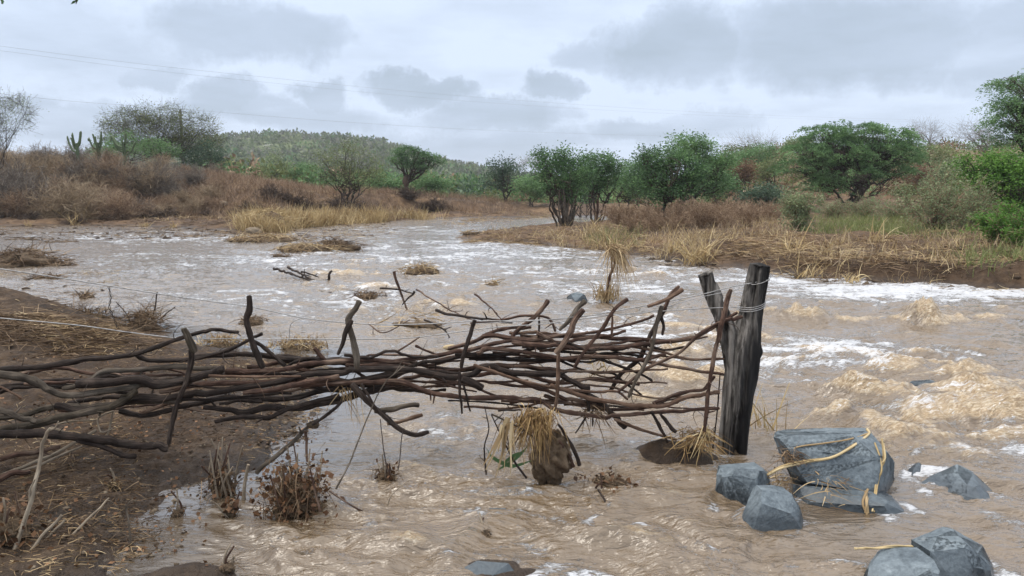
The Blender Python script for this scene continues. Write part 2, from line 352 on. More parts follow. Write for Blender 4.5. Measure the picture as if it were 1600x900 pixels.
def hfun(x, y, fine=True):
    x = np.asarray(x, float); y = np.asarray(y, float); r = np.hypot(x, y); px = 800 + FPX * x / np.maximum(y, .5)
    px = np.where(y < 3, np.where(x < 0, -800, 2400), px)
    bed = -.7 + 0 * x
    # near left bank, a low mud shelf rising to a hump on its upstream side
    wob = fbm(x * 1.1, y * 1.1, 3, 2) * .12 * ss(y, 3.0, 4.5)
    s = sdist(x, y, near_bank) + wob
    hump = .42 * np.exp(-(((x + 7.3) / 2.4) ** 2 + ((y - 8.8) / 1.5) ** 2)) + .30 * np.exp(-(((x + 11) / 4) ** 2 + ((y - 7.5) / 3) ** 2))
    h1 = np.where(s > 0, .06 * ss(s, 0, .3) + .06 * ss(s, .2, 1.2) + .10 * ss(s, .8, 3.5) + hump * ss(s, 0, .9), .28 * s)
    if fine: h1 = h1 + (fbm(x * 3, y * 3, 4, 11) * .022 + fbm(x * 13, y * 13, 3, 21, .6) * .018) * ss(s, -.3, .15)
    # small mud hump at the bottom of the picture and a mud bar below the post
    h1 = np.maximum(h1, -.7)
    for (cx, cy, rx, ry, hh) in MUDS:
        q = ((x - cx) / rx) ** 2 + ((y - cy) / ry) ** 2 + fbm(x * 5, y * 5, 3, 31) * .25
        h1 = np.maximum(h1, np.where(q < 6, hh * (1 - q) , -.7))
    # far bank
    s2 = sdist(x, y, far_bank) + fbm(x * .35, y * .35, 3, 5) * .6
    crest = it(px, [-600, 0, 200, 330, 420, 500, 600, 700, 800, 1000, 1600], [3.6, 3.1, 2.9, 2.6, 1.9, 1.45, 1.25, .95, .5, .4, .4])
    st = it(px, [-600, 0, 350, 430, 560, 700, 900], [7, 7, 5, 3.2, 2.5, 2.5, 3]); en = it(px, [-600, 0, 350, 430, 560, 700, 900], [17, 17, 14, 9, 6.5, 6, 8])
    t_ = np.clip((s2 - st) / (en - st), 0, 1); slope = t_ * t_ * (3 - 2 * t_)
    h2 = np.where(s2 > 0, .22 * ss(s2, 0, 1.5) + crest * slope + .012 * np.clip(s2 - 10, 0, 200), .25 * s2)
    if fine: h2 = h2 + (fbm(x * .5, y * .5, 4, 41) * .16 + fbm(x * 2.2, y * 2.2, 3, 43) * .07) * ss(s2, 0, 2.0)
    h2 = h2 + 5.3 * ss(r, 44, 100) * ss(px, 1000, 1180) * ss(s2, 0, 20)
    # right bank
    s3 = sdist(x, y, right_bank) + fbm(x * .8, y * .8, 3, 6) * .3
    lip = it(px, [700, 900, 1200, 1500, 1700], [.12, .16, .22, .34, .4])
    h3 = np.where(s3 > 0, lip * ss(s3, 0, .6) + .1 * ss(s3, .5, 5) + .022 * np.clip(s3 - 3, 0, 60), .3 * s3)
    if fine: h3 = h3 + (fbm(x * .7, y * .7, 4, 51) * .09 + fbm(x * 3, y * 3, 3, 53) * .04) * ss(s3, 0, .8)
    h3 = h3 + 5.0 * ss(r, 44, 100) * ss(px, 1000, 1180) * ss(s3, 0, 10)
    return np.maximum(np.maximum(np.maximum(h1, h2), h3), bed)
def mp(px, py): g = G(px, py); return g[0], g[1]
MUDS = [(*mp(300, 905), .30, .10, .06), (*mp(1045, 716), .34, .15, .11), (*mp(760, 895), .26, .13, .03)]
def gp(px, py, extra=0.0):
    px = np.asarray(px, float); py = np.asarray(py, float); z = np.zeros_like(px)
    for _ in range(6):
        g = G(px, py, 0.0 + z); z = .5 * z + .5 * np.minimum(hfun(g[..., 0], g[..., 1], False), 1.5)
    z = np.maximum(hfun(g[..., 0], g[..., 1]), 0.0)
    return np.stack([g[..., 0], g[..., 1], z + extra], -1)
def ht(x, y): return float(hfun(np.array([x]), np.array([y]))[0])

def polar(azs, rs):
    A, Rr = np.meshgrid(azs, rs, indexing='ij'); return Rr * np.sin(A), Rr * np.cos(A)
def grid_faces(na, nr, wrap=True):
    i, j = np.meshgrid(np.arange(na if wrap else na - 1), np.arange(nr - 1), indexing='ij'); i2 = (i + 1) % na
    return np.stack([i * nr + j, i * nr + j + 1, i2 * nr + j + 1, i2 * nr + j], -1).reshape(-1, 4)
AF = R(39)
def azlist(n): return np.concatenate([np.linspace(-AF, AF, n), np.linspace(AF, 2 * np.pi - AF, 60)[1:-1]])
az = azlist(520)
rs = np.concatenate([np.geomspace(.4, 2.9, 14)[:-1], np.geomspace(2.9, 13, 250)[:-1], np.geomspace(13, 70, 230)[:-1], np.geomspace(70, 1400, 50)])
X, Y = polar(az, rs); Z = hfun(X, Y)
gm, nt, o = new_mat('muddy_ground'); n = NT(nt); geo = n.n('ShaderNodeNewGeometry'); pos = geo.outputs['Position']
sp = n.n('ShaderNodeSeparateXYZ'); n.l(pos, sp.inputs[0])
a1 = n.noise(pos, 9, 6, .7); a2 = n.noise(pos, 1.6, 5, .6); a3 = n.noise(pos, .25, 4, .6); a4 = n.noise(pos, 60, 3, .7)
near = n.ramp(n.m('ADD', n.m('MULTIPLY', a1, .6), n.m('MULTIPLY', a2, .4)), [(.36, (.020, .011, .005)), (.48, (.056, .032, .016)), (.58, (.105, .065, .036)), (.70, (.22, .15, .09))])
far = n.ramp(n.m('ADD', n.m('MULTIPLY', a2, .5), n.m('MULTIPLY', a3, .5)), [(.33, (.04, .024, .014)), (.5, (.105, .062, .034)), (.66, (.24, .15, .08))])
gr = n.ramp(a2, [(.35, (.12, .11, .045)), (.65, (.24, .20, .09))])
dist = n.n('ShaderNodeVectorMath', operation='LENGTH'); n.l(pos, dist.inputs[0])
ff = n.m('MULTIPLY', n.m('SUBTRACT', dist.outputs['Value'], 13), 1 / 8, clamp=True)
vf = n.m('MULTIPLY', n.m('SUBTRACT', n.m('ADD', dist.outputs['Value'], n.m('MULTIPLY', a3, 30)), 75), 1 / 25, clamp=True)
col = n.mix(ff, near, far); col = n.mix(vf, col, gr)
wet = n.m('SUBTRACT', 1.0, n.m('MULTIPLY', n.m('SUBTRACT', n.m('ADD', sp.outputs[2], n.m('MULTIPLY', n.m('SUBTRACT', a2, .5), .12)), .015), 1 / .09, clamp=True))
col = n.mix(n.m('MULTIPLY', wet, .55), col, (.035, .026, .02))
hh = n.m('ADD', n.m('MULTIPLY', a1, 1.0), n.m('MULTIPLY', a4, .35))
nr = n.bump(hh, 1, .05)
n.bsdf(o, col, n.m('SUBTRACT', .85, n.m('MULTIPLY', wet, .5)), nr, .4)
mb = MB(); mb.add(np.stack([X, Y, Z], -1), grid_faces(len(az), len(rs)))
tag(mb.build('ground', gm, useuv=False), kind='structure')

# ---------------------------------------------------------------- the hill
hy_px = [-600, 0, 200, 300, 360, 450, 540, 590, 620, 650, 690, 740, 800, 900, 1100, 1700]
hy_py = [268, 254, 238, 229, 224, 220, 223, 231, 239, 248, 257, 268, 279, 289, 295, 299]
def hill_h(px, d):
    top = CAMH + (300 - it(px, hy_px, hy_py)) * 430 / FPX
    k = ss(d, 170, 430) * (1 - .5 * ss(d, 430, 800)); x = (px - 800) / FPX * d
    return 1.5 + (top - 1.5) * k + fbm(x / 30, d / 30, 4, 60) * 1.6 * k
pxs = np.linspace(-600, 1700, 260); ds = np.concatenate([np.linspace(150, 430, 90), np.linspace(440, 800, 20)])
PX, D = np.meshgrid(pxs, ds, indexing='ij'); HX = (PX - 800) / FPX * D; HZ = hill_h(PX, D)
HZ[:, 0] = -3
hm, nt, o = new_mat('hill_slope'); n = NT(nt); geo = n.n('ShaderNodeNewGeometry'); pos = geo.outputs['Position']
b1 = n.noise(pos, .06, 6, .65); b2 = n.noise(pos, .3, 4, .6)
col = n.ramp(b2, [(.3, (.07, .10, .04)), (.6, (.15, .18, .075)), (.75, (.24, .24, .13))])
rk = n.m('MULTIPLY', n.m('SUBTRACT', n.noise(n.map(pos, (.05, .05, .12)), 1.0, 6, .7), .6), 14, clamp=True)
col = n.mix(rk, col, (.36, .35, .33)); n.bsdf(o, col, .9, n.bump(b2, 1, 1.5), .2)
mb = MB(); mb.add(np.stack([HX, D, HZ], -1), grid_faces(len(pxs), len(ds), False)[:, ::-1])
tag(mb.build('hill', hm, useuv=False), kind='structure')

# ---------------------------------------------------------------- the flooded river
az = azlist(760)
rs = np.concatenate([np.geomspace(.4, 2.9, 12)[:-1], np.geomspace(2.9, 16, 430)[:-1], np.geomspace(16, 75, 230)[:-1], np.geomspace(75, 300, 12)])
X, Y = polar(az, rs); px, py = topx(X, Y)
px = np.where(Y < 1, 800, px); py = np.where(Y < 1, 1200, py)
def zone(lst):
    s = np.zeros_like(px)
    for cx, cy, rx, ry, w in lst: s = np.maximum(s, w * np.exp(-(((px - cx) / rx) ** 2 + ((py - cy) / ry) ** 2) ** 1.5 * .8))
    return s
turb = zone([(1430, 500, 170, 26, .75), (1240, 492, 110, 24, .75), (1480, 610, 230, 60, .85), (1300, 590, 170, 55, .6), (1420, 650, 280, 60, .8), (1060, 560, 130, 70, .85), (1180, 520, 120, 40, .5),
             (560, 432, 200, 34, .5), (640, 480, 160, 30, .6), (960, 425, 160, 18, .55), (820, 455, 160, 25, .4), (350, 430, 150, 14, .25), (700, 655, 130, 60, .35),
             (860, 740, 190, 60, .45), (1000, 830, 330, 80, .4), (620, 830, 230, 90, .35), (1560, 760, 130, 80, .3)])
turb = np.clip(turb * (1 + .6 * fbm(X * .7, Y * .7, 2, 70)), 0, 1.2) + .10 * ss(px, 300, 700)
wx = X + .25 * fbm(X * 1.1, Y * 1.1, 2, 71); wy = Y + .25 * fbm(X * 1.1, Y * 1.1, 2, 72)
# flow lines run roughly along the bank, from upper middle to lower right
fa = R(-14); U = wx * math.cos(fa) + wy * math.sin(fa); Vv = -wx * math.sin(fa) + wy * math.cos(fa)
ridge = lambda u, v, sd, o=3: sum((1 - np.abs(pn(u * 2.0 ** k, v * 2.0 ** k, sd + k)) * 2.0) * .5 ** k for k in range(o)) / 1.75
crest = lambda n_: np.clip(n_ * .5 + .5, 0, 1.4) ** 1.7
rd1 = crest(fbm(U * .8, Vv * 2.1, 2, 80)); rd2 = crest(fbm(U * 2.4, Vv * 6.0, 2, 84)); rd3 = crest(fbm(U * 6, Vv * 15, 2, 87))
swell = pn(U * .38, Vv * .8, 90); far_ = 1 - .6 * ss(Y, 12, 30)
h = .022 * swell + (.030 + .10 * turb) * (rd1 - .3) + (.034 + .060 * turb) * (rd2 - .3) * far_ + (.015 + .018 * turb) * (rd3 - .3) * (1 - ss(Y, 9, 18)) + .05 * turb * np.clip(pn(U * .9, Vv * 2.0, 95), 0, 1) * 1.6
h += (.0016 + .003 * turb) * fbm(U * 16, Vv * 34, 2, 98) * (1 - ss(Y, 5, 9))
# standing waves and boils
BO = [(1430, 508, .21, .16, .34), (1470, 505, .24, .14, .13), (1252, 500, .30, .15, .18), (1212, 498, .24, .13, .12), (1340, 505, .5, .15, .08), (1535, 503, .25, .12, .12), (1180, 500, .4, .12, .08),
      (1340, 560, .50, .15, .10), (1460, 585, .55, .2, .12), (1540, 625, .32, .16, .16), (1425, 632, .45, .15, .13), (1520, 655, .5, .16, .12), (1580, 690, .38, .15, .1), (1360, 625, .28, .12, .11),
      (1370, 665, .32, .12, .10), (1290, 655, .26, .1, .08), (1590, 605, .3, .14, .1), (1480, 715, .42, .14, .09), (1060, 552, .26, .13, .13), (1105, 545, .2, .1, .11), (1070, 600, .2, .12, .12), (1110, 590, .16, .1, .1),
      (1090, 520, .3, .12, .09), (590, 452, .55, .2, .1), (520, 430, .7, .25, .09), (560, 410, .6, .3, .08), (680, 478, .5, .2, .1), (1035, 500, .3, .15, .08), (960, 428, .9, .25, .1), (1000, 430, .5, .25, .08),
      (640, 655, .12, .06, .035), (690, 690, .15, .06, .035), (700, 745, .28, .06, .05), (730, 738, .12, .06, .04), (1000, 770, .25, .07, .04), (1060, 740, .25, .07, .04), (545, 800, .14, .05, .035), (870, 735, .16, .05, .04),
      (1000, 855, .22, .06, .05), (880, 850, .2, .07, .05), (610, 855, .2, .06, .04), (500, 880, .25, .06, .04), (1400, 690, .3, .1, .08), (1120, 690, .14, .06, .05)]
boil = np.zeros_like(X)
for bx, by, rx, ry, hb in BO:
    cx, cy = mp(bx, by); dx = X - cx; dy = Y - cy
    m = (np.abs(dx) < rx * 3) & (np.abs(dy) < ry * 4)
    q = (dx[m] / rx) ** 2 + ((dy[m] + .25 * dx[m] * np.sign(rx)) / ry) ** 2 + fbm(X[m] * 2.6, Y[m] * 3.2, 2, 99) * .7
    bil = 1 - np.abs(pn(X[m] * 6, Y[m] * 9, 101)) - .35 * np.abs(pn(X[m] * 15, Y[m] * 20, 102))
    g = hb * np.exp(-np.clip(q, 0, 9) ** 1.3 * .7) * (.62 + .42 * bil)
    h[m] += g * .9; boil[m] = np.maximum(boil[m], np.clip(g / .09, 0, 1))
h *= 1 - .6 * ss(Y, 40, 80)
# calm strip along the near bank
calm = ss(sdist(X, Y, near_bank), -.9, -.1); h *= 1 - .75 * calm
pool = np.exp(-(((px - 1330) / 130) ** 2 + ((py - 805) / 55) ** 2) ** 1.5); h *= 1 - .85 * pool
h = np.maximum(h, -.045 - .03 * turb)
# foam: white lace in streaks, tan where the flow churns
fz = zone([(1450, 455, 330, 19, .95), (1200, 445, 200, 20, .6), (700, 395, 260, 26, .62), (850, 400, 180, 14, .6), (660, 360, 140, 9, .5), (1000, 440, 260, 34, .6), (240, 372, 240, 12, .55), (350, 410, 260, 24, .5),
           (480, 470, 240, 26, .55), (1250, 560, 160, 35, .6), (980, 520, 130, 60, .5), (1420, 560, 120, 22, .4), (760, 430, 200, 20, .5), (1330, 640, 110, 30, .35), (1500, 640, 140, 60, .3), (700, 680, 60, 30, .45), (735, 800, 50, 50, .25), (1560, 700, 80, 40, .4),
           (800, 860, 90, 30, .18), (1440, 745, 60, 22, .6), (960, 700, 60, 30, .35)])
st1 = fbm(U * .9, Vv * 3.4, 4, 110, .6); st2 = fbm(U * 4.5, Vv * 11, 3, 115, .6); big = fbm(X * .35, Y * .6, 3, 118)
foam = fz * 1.05 + .22 + .45 * st1 + .38 * st2 * (1 - ss(Y, 20, 45)) + .25 * big + .25 * turb * (rd2 - .3) - .25
foam = np.clip(foam, 0, 1) * (1 - .85 * calm) * (1 - pool)
churn = np.clip(turb * (.10 + 1.5 * (rd1 - .35) + 1.2 * (rd2 - .3)) + boil * .75 + .15 * fbm(U * 1.5, Vv * 3, 3, 120) * ss(turb, .1, .4), 0, 1) * (1 - calm * .7) * (1 - pool * .6)
for ox, oy, r_ in [(1143, 706, .10), (1160, 786, .19), (1205, 822, .19), (1320, 795, .30), (1400, 800, .12), (1505, 776, .22), (1405, 900, .24), (1505, 900, .22), (900, 470, .30), (1440, 607, .18), (778, 808, .12), (1432, 736, .09),
                    (862, 748, .13), (463, 862, .14), (603, 815, .07), (350, 792, .08), (948, 470, .12), (1050, 722, .30), (950, 826, .14), (670, 677, .06), (760, 895, .2)]:
    cx, cy = mp(ox, oy); dd = np.hypot(X - cx, (Y - cy) * 1.5) + .03 * pn(X * 14, Y * 14, 130); w_ = .035 + .15 * r_
    ring = np.exp(-((dd - r_) / w_) ** 2); tail = np.exp(-((Y - cy + .25 * (X - cx - r_)) / (r_ * .5)) ** 2) * ss(X - cx, 0, r_) * (1 - ss(X - cx, r_ * 1.5, r_ * 4.5))
    foam = np.clip(foam + ring * (.30 + .5 * fbm(X * 7, Y * 7, 2, 131)) + .28 * tail * (.5 + fbm(X * 5, Y * 12, 2, 132)), 0, 1); h += .012 * ring - .010 * tail
wmat, nt, o = new_mat('muddy_water'); n = NT(nt); geo = n.n('ShaderNodeNewGeometry'); pos = geo.outputs['Position']
A = n.attr('foam'); B_ = n.attr('churn'); K = n.attr('calmness')
mp1 = n.n('ShaderNodeMapping'); mp1.inputs['Rotation'].default_value = (0, 0, R(14)); mp1.inputs['Scale'].default_value = (1, 3.0, 1); n.l(pos, mp1.inputs[0]); mv = mp1.outputs[0]
c1 = n.noise(mv, 5.5, 7, .68, .6); c2 = n.noise(mv, 22, 6, .7, .8); c3 = n.noise(mv, 1.3, 4, .6)
base = n.mix(c3, (.14, .095, .052), (.23, .165, .105)); base = n.mix(n.m('MULTIPLY', K, .7), base, (.05, .042, .034))
tan = n.ramp(c2, [(.36, (.29, .18, .085)), (.5, (.50, .35, .185)), (.63, (.80, .68, .50))])
ch = n.m('MULTIPLY', n.m('SUBTRACT', n.m('ADD', B_, n.m('MULTIPLY', n.m('SUBTRACT', c1, .5), 1.3)), .40), 3.0, clamp=True)
fm = n.m('MULTIPLY', n.m('SUBTRACT', n.m('ADD', A, n.m('ADD', n.m('MULTIPLY', n.m('SUBTRACT', c1, .5), 1.2), n.m('MULTIPLY', n.m('SUBTRACT', c2, .5), 2.2))), .52), 3.2, clamp=True)
col = n.mix(n.m('MULTIPLY', ch, .85), base, tan); col = n.mix(n.m('MULTIPLY', fm, .85), col, (.80, .81, .84))
rough = n.m('ADD', .07, n.m('ADD', n.m('MULTIPLY', ch, .33), n.m('MULTIPLY', fm, .5)), clamp=True)
w1 = n.noise(mv, 3.2, 2, .5, .5); w2 = n.noise(mv, 10, 3, .5, .8); w3 = n.noise(mv, 34, 2, .5, .6)
amp = n.m('SUBTRACT', 1.0, n.m('MULTIPLY', K, .88))
hgt = n.m('MULTIPLY', n.m('ADD', n.m('MULTIPLY', w1, 1.0), n.m('ADD', n.m('MULTIPLY', w2, .40), n.m('MULTIPLY', w3, .10))), amp)
nr = n.bump(hgt, 1.0, .05); nr2 = n.bump(n.m('MULTIPLY', n.m('ADD', c2, n.m('MULTIPLY', c1, .6)), n.m('MAXIMUM', ch, fm)), .8, .02, nr)
b = n.bsdf(o, col, rough, nr2, .5); b.inputs['IOR'].default_value = 1.5; b.inputs['Coat Weight'].default_value = .75; b.inputs['Coat IOR'].default_value = 1.62; n.l(n.m('ADD', .10, n.m('MULTIPLY', fm, .4)), b.inputs['Coat Roughness']); n.l(nr, b.inputs['Coat Normal'])
mb = MB(); mb.add(np.stack([X, Y, h], -1), grid_faces(len(az), len(rs)))
wo = mb.build('water', wmat, useuv=False)
for nm, arr in (('foam', foam), ('churn', churn), ('calmness', np.maximum(calm, pool * .55))):
    at = wo.data.attributes.new(nm, 'FLOAT', 'POINT'); at.data.foreach_set('value', arr.astype(np.float32).ravel())
tag(wo, kind='structure')
# ================================================================ plants
M['lf_dark'] = leaf_mat('dark_green_leaf', (0.056, 0.111, 0.048), (0.101, 0.191, 0.077), (0.172, 0.302, 0.111), .3)
M['lf_blue'] = leaf_mat('blue_green_leaf', (0.053, 0.093, 0.061), (0.09, 0.146, 0.09), (0.152, 0.223, 0.133), .3)
M['lf_feather'] = leaf_mat('feathery_green_leaf', (0.078, 0.155, 0.061), (0.147, 0.267, 0.103), (0.259, 0.405, 0.172), .35)
M['lf_bright'] = leaf_mat('bright_green_leaf', (0.062, 0.144, 0.025), (0.119, 0.256, 0.044), (0.213, 0.388, 0.075), .35)
M['lf_olive'] = leaf_mat('olive_leaf', (0.084, 0.112, 0.042), (0.168, 0.203, 0.077), (0.294, 0.322, 0.14), .35)
M['lf_pale'] = leaf_mat('pale_green_leaf', (0.126, 0.168, 0.077), (0.224, 0.28, 0.14), (0.378, 0.434, 0.238), .35)
M['lf_rust'] = leaf_mat('rusty_leaf', (0.098, 0.063, 0.042), (0.196, 0.119, 0.07), (0.308, 0.196, 0.112), .3)
M['cactus'] = leaf_mat('cactus_skin', (0.053, 0.075, 0.038), (0.09, 0.128, 0.06), (0.15, 0.195, 0.105), 0)

def crown_tree(name, label, cat, px, d, base_py, lobes, leafm, trunkm='trunk', n_cl=120, n_lf=45, lf=.10, asp=.5, cl=.42, mode='leafy', trunks=1, fork=.45, tr=.10, seed=1,
               group=None, lean=0.0, yd=0.0, extra=None, bare=0, flat=.75):
    """lobes: (px, py, rx, ry) of each mass of the crown as the photo shows it; the crown gets its real depth at distance d"""
    rg = np.random.default_rng(seed); X0 = float(P(px, 400, d)[0]); z0 = ht(X0, d)
    if base_py is not None: z0 = max(z0, float(P(px, base_py, d)[2]) - .1) if False else z0
    root = empty(name, (X0, d, z0), label, cat, group); o3 = np.array([X0, d, z0]); k = d / FPX
    L = []
    for (lx, ly, rx, ry) in lobes:
        c = P(lx, ly, d) - o3; L.append((c, rx * k, ry * k))
    zmin = min(c[2] - rz for c, rx, rz in L); H = max(c[2] for c, rx, rz in L)
    forkz = max(.25 * H, fork * H)
    tb = MB(); cb = MB(); stems = []
    for t in range(trunks):
        off = rg.normal(size=3) * .12 * (trunks > 1); off[2] = -.15
        ang = rg.uniform(0, 2 * np.pi); sp = (.22 if trunks > 1 else .05) * H
        cx = np.mean([c[0] for c, _, _ in L]) * .35
        top = np.array([cx + lean + sp * math.cos(ang), sp * math.sin(ang), forkz * rg.uniform(.85, 1.1)])
        mid = (off + top) * .5 + rg.normal(size=3) * .06 * H * .5; pts = spline([off, mid, top], 12)
        pts[:, :2] += rg.normal(size=(12, 2)) * .012 * H; r = tr * (.75 if trunks > 1 else 1)
        tube(tb, pts, np.linspace(r * 1.25, r * .62, 12), 7, lump=.25, seed=t); stems.append(pts)
    wts = np.array([rx * rz for _, rx, rz in L]); wts = wts / wts.sum()
    for (c, rx, rz), w in zip(L, wts):
        for q in range(max(1, int(round(2 + 3 * w)))):
            s = stems[rg.integers(len(stems))]; a = s[rg.integers(7, 12)]
            e = c + np.array([rg.normal() * rx * .4, rg.normal() * rx * .5, -abs(rg.normal()) * rz * .3])
            m = (a + e) * .5 + np.array([0, 0, -.06 * H]) + rg.normal(size=3) * .05 * H
            pts = spline([a, m, e], 12); pts += rg.normal(size=pts.shape) * .012 * H
            tube(tb, pts, np.linspace(tr * .55, tr * .16, 12), 5, lump=.2, seed=q); nn = max(4, int(n_cl * w / max(1, int(round(2 + 3 * w)))))
            v = norm(rg.normal(size=(nn, 3))); rad = rg.uniform(.35, 1.0, nn) ** .6
            rad *= 1 + .30 * pn(np.arctan2(v[:, 0], v[:, 2]) * 1.6 + seed, v[:, 1] * 2, seed + q)
            cc = c + v * rad[:, None] * np.array([rx, rx * .85, rz]); cc[:, 2] = np.maximum(cc[:, 2], .12)
            ia = rg.integers(4, 12, nn); A = pts[ia]
            mid = (A + cc) * .5 + rg.normal(size=(nn, 3)) * .05 * H
            t = np.linspace(0, 1, 6)[None, :, None]
            Pp = A[:, None] * (1 - t) ** 2 + 2 * mid[:, None] * t * (1 - t) + cc[:, None] * t ** 2 + rg.normal(size=(nn, 6, 3)) * .012 * H
            tubes3(tb, Pp, np.linspace(tr * .16, tr * .05, 6)[None].repeat(nn, 0), .5)
            # leaves or bare twigs round every cluster centre
            cvar = rg.uniform(.1, .9, nn)
            if mode in ('bare', 'sparse'):
                m_ = nn * 7; b = np.repeat(cc, 7, 0) + rg.normal(size=(m_, 3)) * cl * .2
                dd = norm(rg.normal(size=(m_, 3)) + np.repeat(norm(cc - c + np.array([0, 0, .3])), 7, 0) * .9); t = np.linspace(0, 1, 4)[None, :, None]
                Pp = b[:, None] + dd[:, None] * t * (cl * rg.uniform(.7, 1.8, m_))[:, None, None] + rg.normal(size=(m_, 4, 3)) * cl * .07 * t
                tubes3(tb, Pp, np.linspace(max(.007, tr * .07), .004, 4)[None].repeat(m_, 0), .5)
            if mode != 'bare':
                N = nn * n_lf; ctr = np.repeat(cc, n_lf, 0)
                if mode == 'feather':
                    # drooping sprays: leaflets strung along arching twigs
                    ns = nn * 5; b0 = np.repeat(cc, 5, 0); outw = norm(np.repeat(cc - c, 5, 0) * np.array([1, 1, .25]) + rg.normal(size=(ns, 3)) * rx * .35)
                    outw[:, 2] = np.abs(outw[:, 2]) * .3 + .12; Ls = cl * rg.uniform(.8, 1.8, ns); nl = max(3, n_lf // 5)
                    tt = rg.uniform(.0, 1, (ns, nl)); pp = b0[:, None] + outw[:, None] * (tt * Ls[:, None])[..., None]; pp[..., 2] -= (tt ** 2 * Ls[:, None]) * .55
                    pp = pp.reshape(-1, 3) + rg.normal(size=(ns * nl, 3)) * .035; dd = np.repeat(outw, nl, 0) + rg.normal(size=(ns * nl, 3)) * .55; dd[:, 2] -= .35
                    leaves(cb, pp, dd, lf * rg.uniform(.6, 1.4, len(pp)), asp, rg, np.clip(np.repeat(np.repeat(cvar, 5), nl) + rg.normal(size=len(pp)) * .12, 0, 1))
                else:
                    pp = ctr + rg.normal(size=(N, 3)) * np.array([1, 1, flat]) * cl * rg.uniform(.3, .75, (N, 1))
                    dd = norm(pp - ctr) + rg.normal(size=(N, 3)) * .6; dd[:, 2] *= .5
                    leaves(cb, pp, dd, lf * rg.uniform(.6, 1.4, N), asp, rg, np.clip(np.repeat(cvar, n_lf) + rg.normal(size=N) * .15, 0, 1))
    tb.build('trunk', M[trunkm], root, useuv=True)
    if mode != 'bare': cb.build('crown', M[leafm], root, smooth=False, useuv=False)
    return root

def shrub_mesh(rg, H, Wd, n0=16, n1=5, n2=5, r0=.018, up=.5, leaf=None, n_lf=0, lf=.05, asp=.5, wig=.05, twm='twig_brown', tmin=.004, base=.12, curve=.25):
    """multi-stemmed shrub: stems, side twigs and fine twigs fanning out of the ground"""
    tb = MB(); S1 = 7; t = np.linspace(0, 1, S1)[None, :, None]
    a = rg.uniform(0, 2 * np.pi, n0); e = rg.uniform(0, 1, n0) ** .6
    tip = np.stack([np.cos(a) * e * Wd, np.sin(a) * e * Wd, H * (rg.uniform(.55, 1.0, n0)) * (1 - .45 * e ** 2)], -1)
    b = np.stack([np.cos(a) * Wd * base * rg.uniform(0, 1, n0), np.sin(a) * Wd * base * rg.uniform(0, 1, n0), np.full(n0, -.05)], -1)
    mid = (b + tip) * .5 + np.stack([-np.cos(a) * Wd * curve * e, -np.sin(a) * Wd * curve * e, np.full(n0, H * .12)], -1)
    A = b[:, None] * (1 - t) ** 2 + 2 * mid[:, None] * t * (1 - t) + tip[:, None] * t ** 2 + rg.normal(size=(n0, S1, 3)) * wig * H * t
    tubes3(tb, A, np.linspace(r0, r0 * .35, S1)[None] * rg.uniform(.6, 1.2, (n0, 1)), rg.uniform(0, .8, n0), 4)
    def child(Q, n, L, r, S2=5):
        N = len(Q) * n; i = np.repeat(np.arange(len(Q)), n); j = rg.integers(1, Q.shape[1] - 1, N); s = Q[i, j]; tg = norm(Q[i, j + 1] - Q[i, j])
        d = norm(tg * .8 + rg.normal(size=(N, 3)) * .62 + np.array([0, 0, .12])); t2 = np.linspace(0, 1, S2)[None, :, None]; LL = L * rg.uniform(.5, 1.3, N)
        q = s[:, None] + d[:, None] * t2 * LL[:, None, None] + rg.normal(size=(N, S2, 3)) * LL[:, None, None] * .07 * t2
        q[..., 2] = np.maximum(q[..., 2], .0); tubes3(tb, q, np.maximum(np.linspace(r, r * .4, S2), tmin)[None].repeat(N, 0), rg.uniform(.1, 1, N)); return q
    B = child(A, n1, H * .38, r0 * .4); Cc = child(B, n2, H * .2, r0 * .22)
    lb = None
    if leaf and n_lf:
        lb = MB(); Q = np.concatenate([Cc.reshape(-1, 3), B[:, 2:].reshape(-1, 3)]); N = len(Q) * n_lf // 4
        i = rg.integers(0, len(Q), N); cv = np.clip(pn(Q[i, 0] * 1.5, Q[i, 2] * 1.5 + Q[i, 1], 3) * .6 + .5 + rg.normal(size=N) * .15, 0, 1)
        leaves(lb, Q[i] + rg.normal(size=(N, 3)) * lf * .6, rg.normal(size=(N, 3)) * np.array([1, 1, .6]), lf * rg.uniform(.6, 1.4, N), asp, rg, cv)
    return tb, lb
def shrub(name, label, cat, px, d, seed=1, group=None, twm='twig_brown', leaf=None, sink=0.0, rot=0, **k):
    rg = np.random.default_rng(seed); X0 = float(P(px, 400, d)[0]); z0 = ht(X0, d)
    root = empty(name, (X0, d, z0 - sink), label, cat, group); tb, lb = shrub_mesh(rg, leaf=leaf, **k)
    tb.build('stem', M[twm], root, useuv=False)
    if lb: lb.build('foliage', M[leaf], root, smooth=False, useuv=False)
    return root
def copy_thing(root, px, d, sc, rz, label, sink=0.0):
    r = root.copy(); C.objects.link(r); X0 = float(P(px, 400, d)[0]); r.location = (X0, d, ht(X0, d) - sink); r.scale = sc; r.rotation_euler = (0, 0, rz); r['label'] = label
    for ch in root.children:
        c = ch.copy(); C.objects.link(c); c.parent = r
    return r

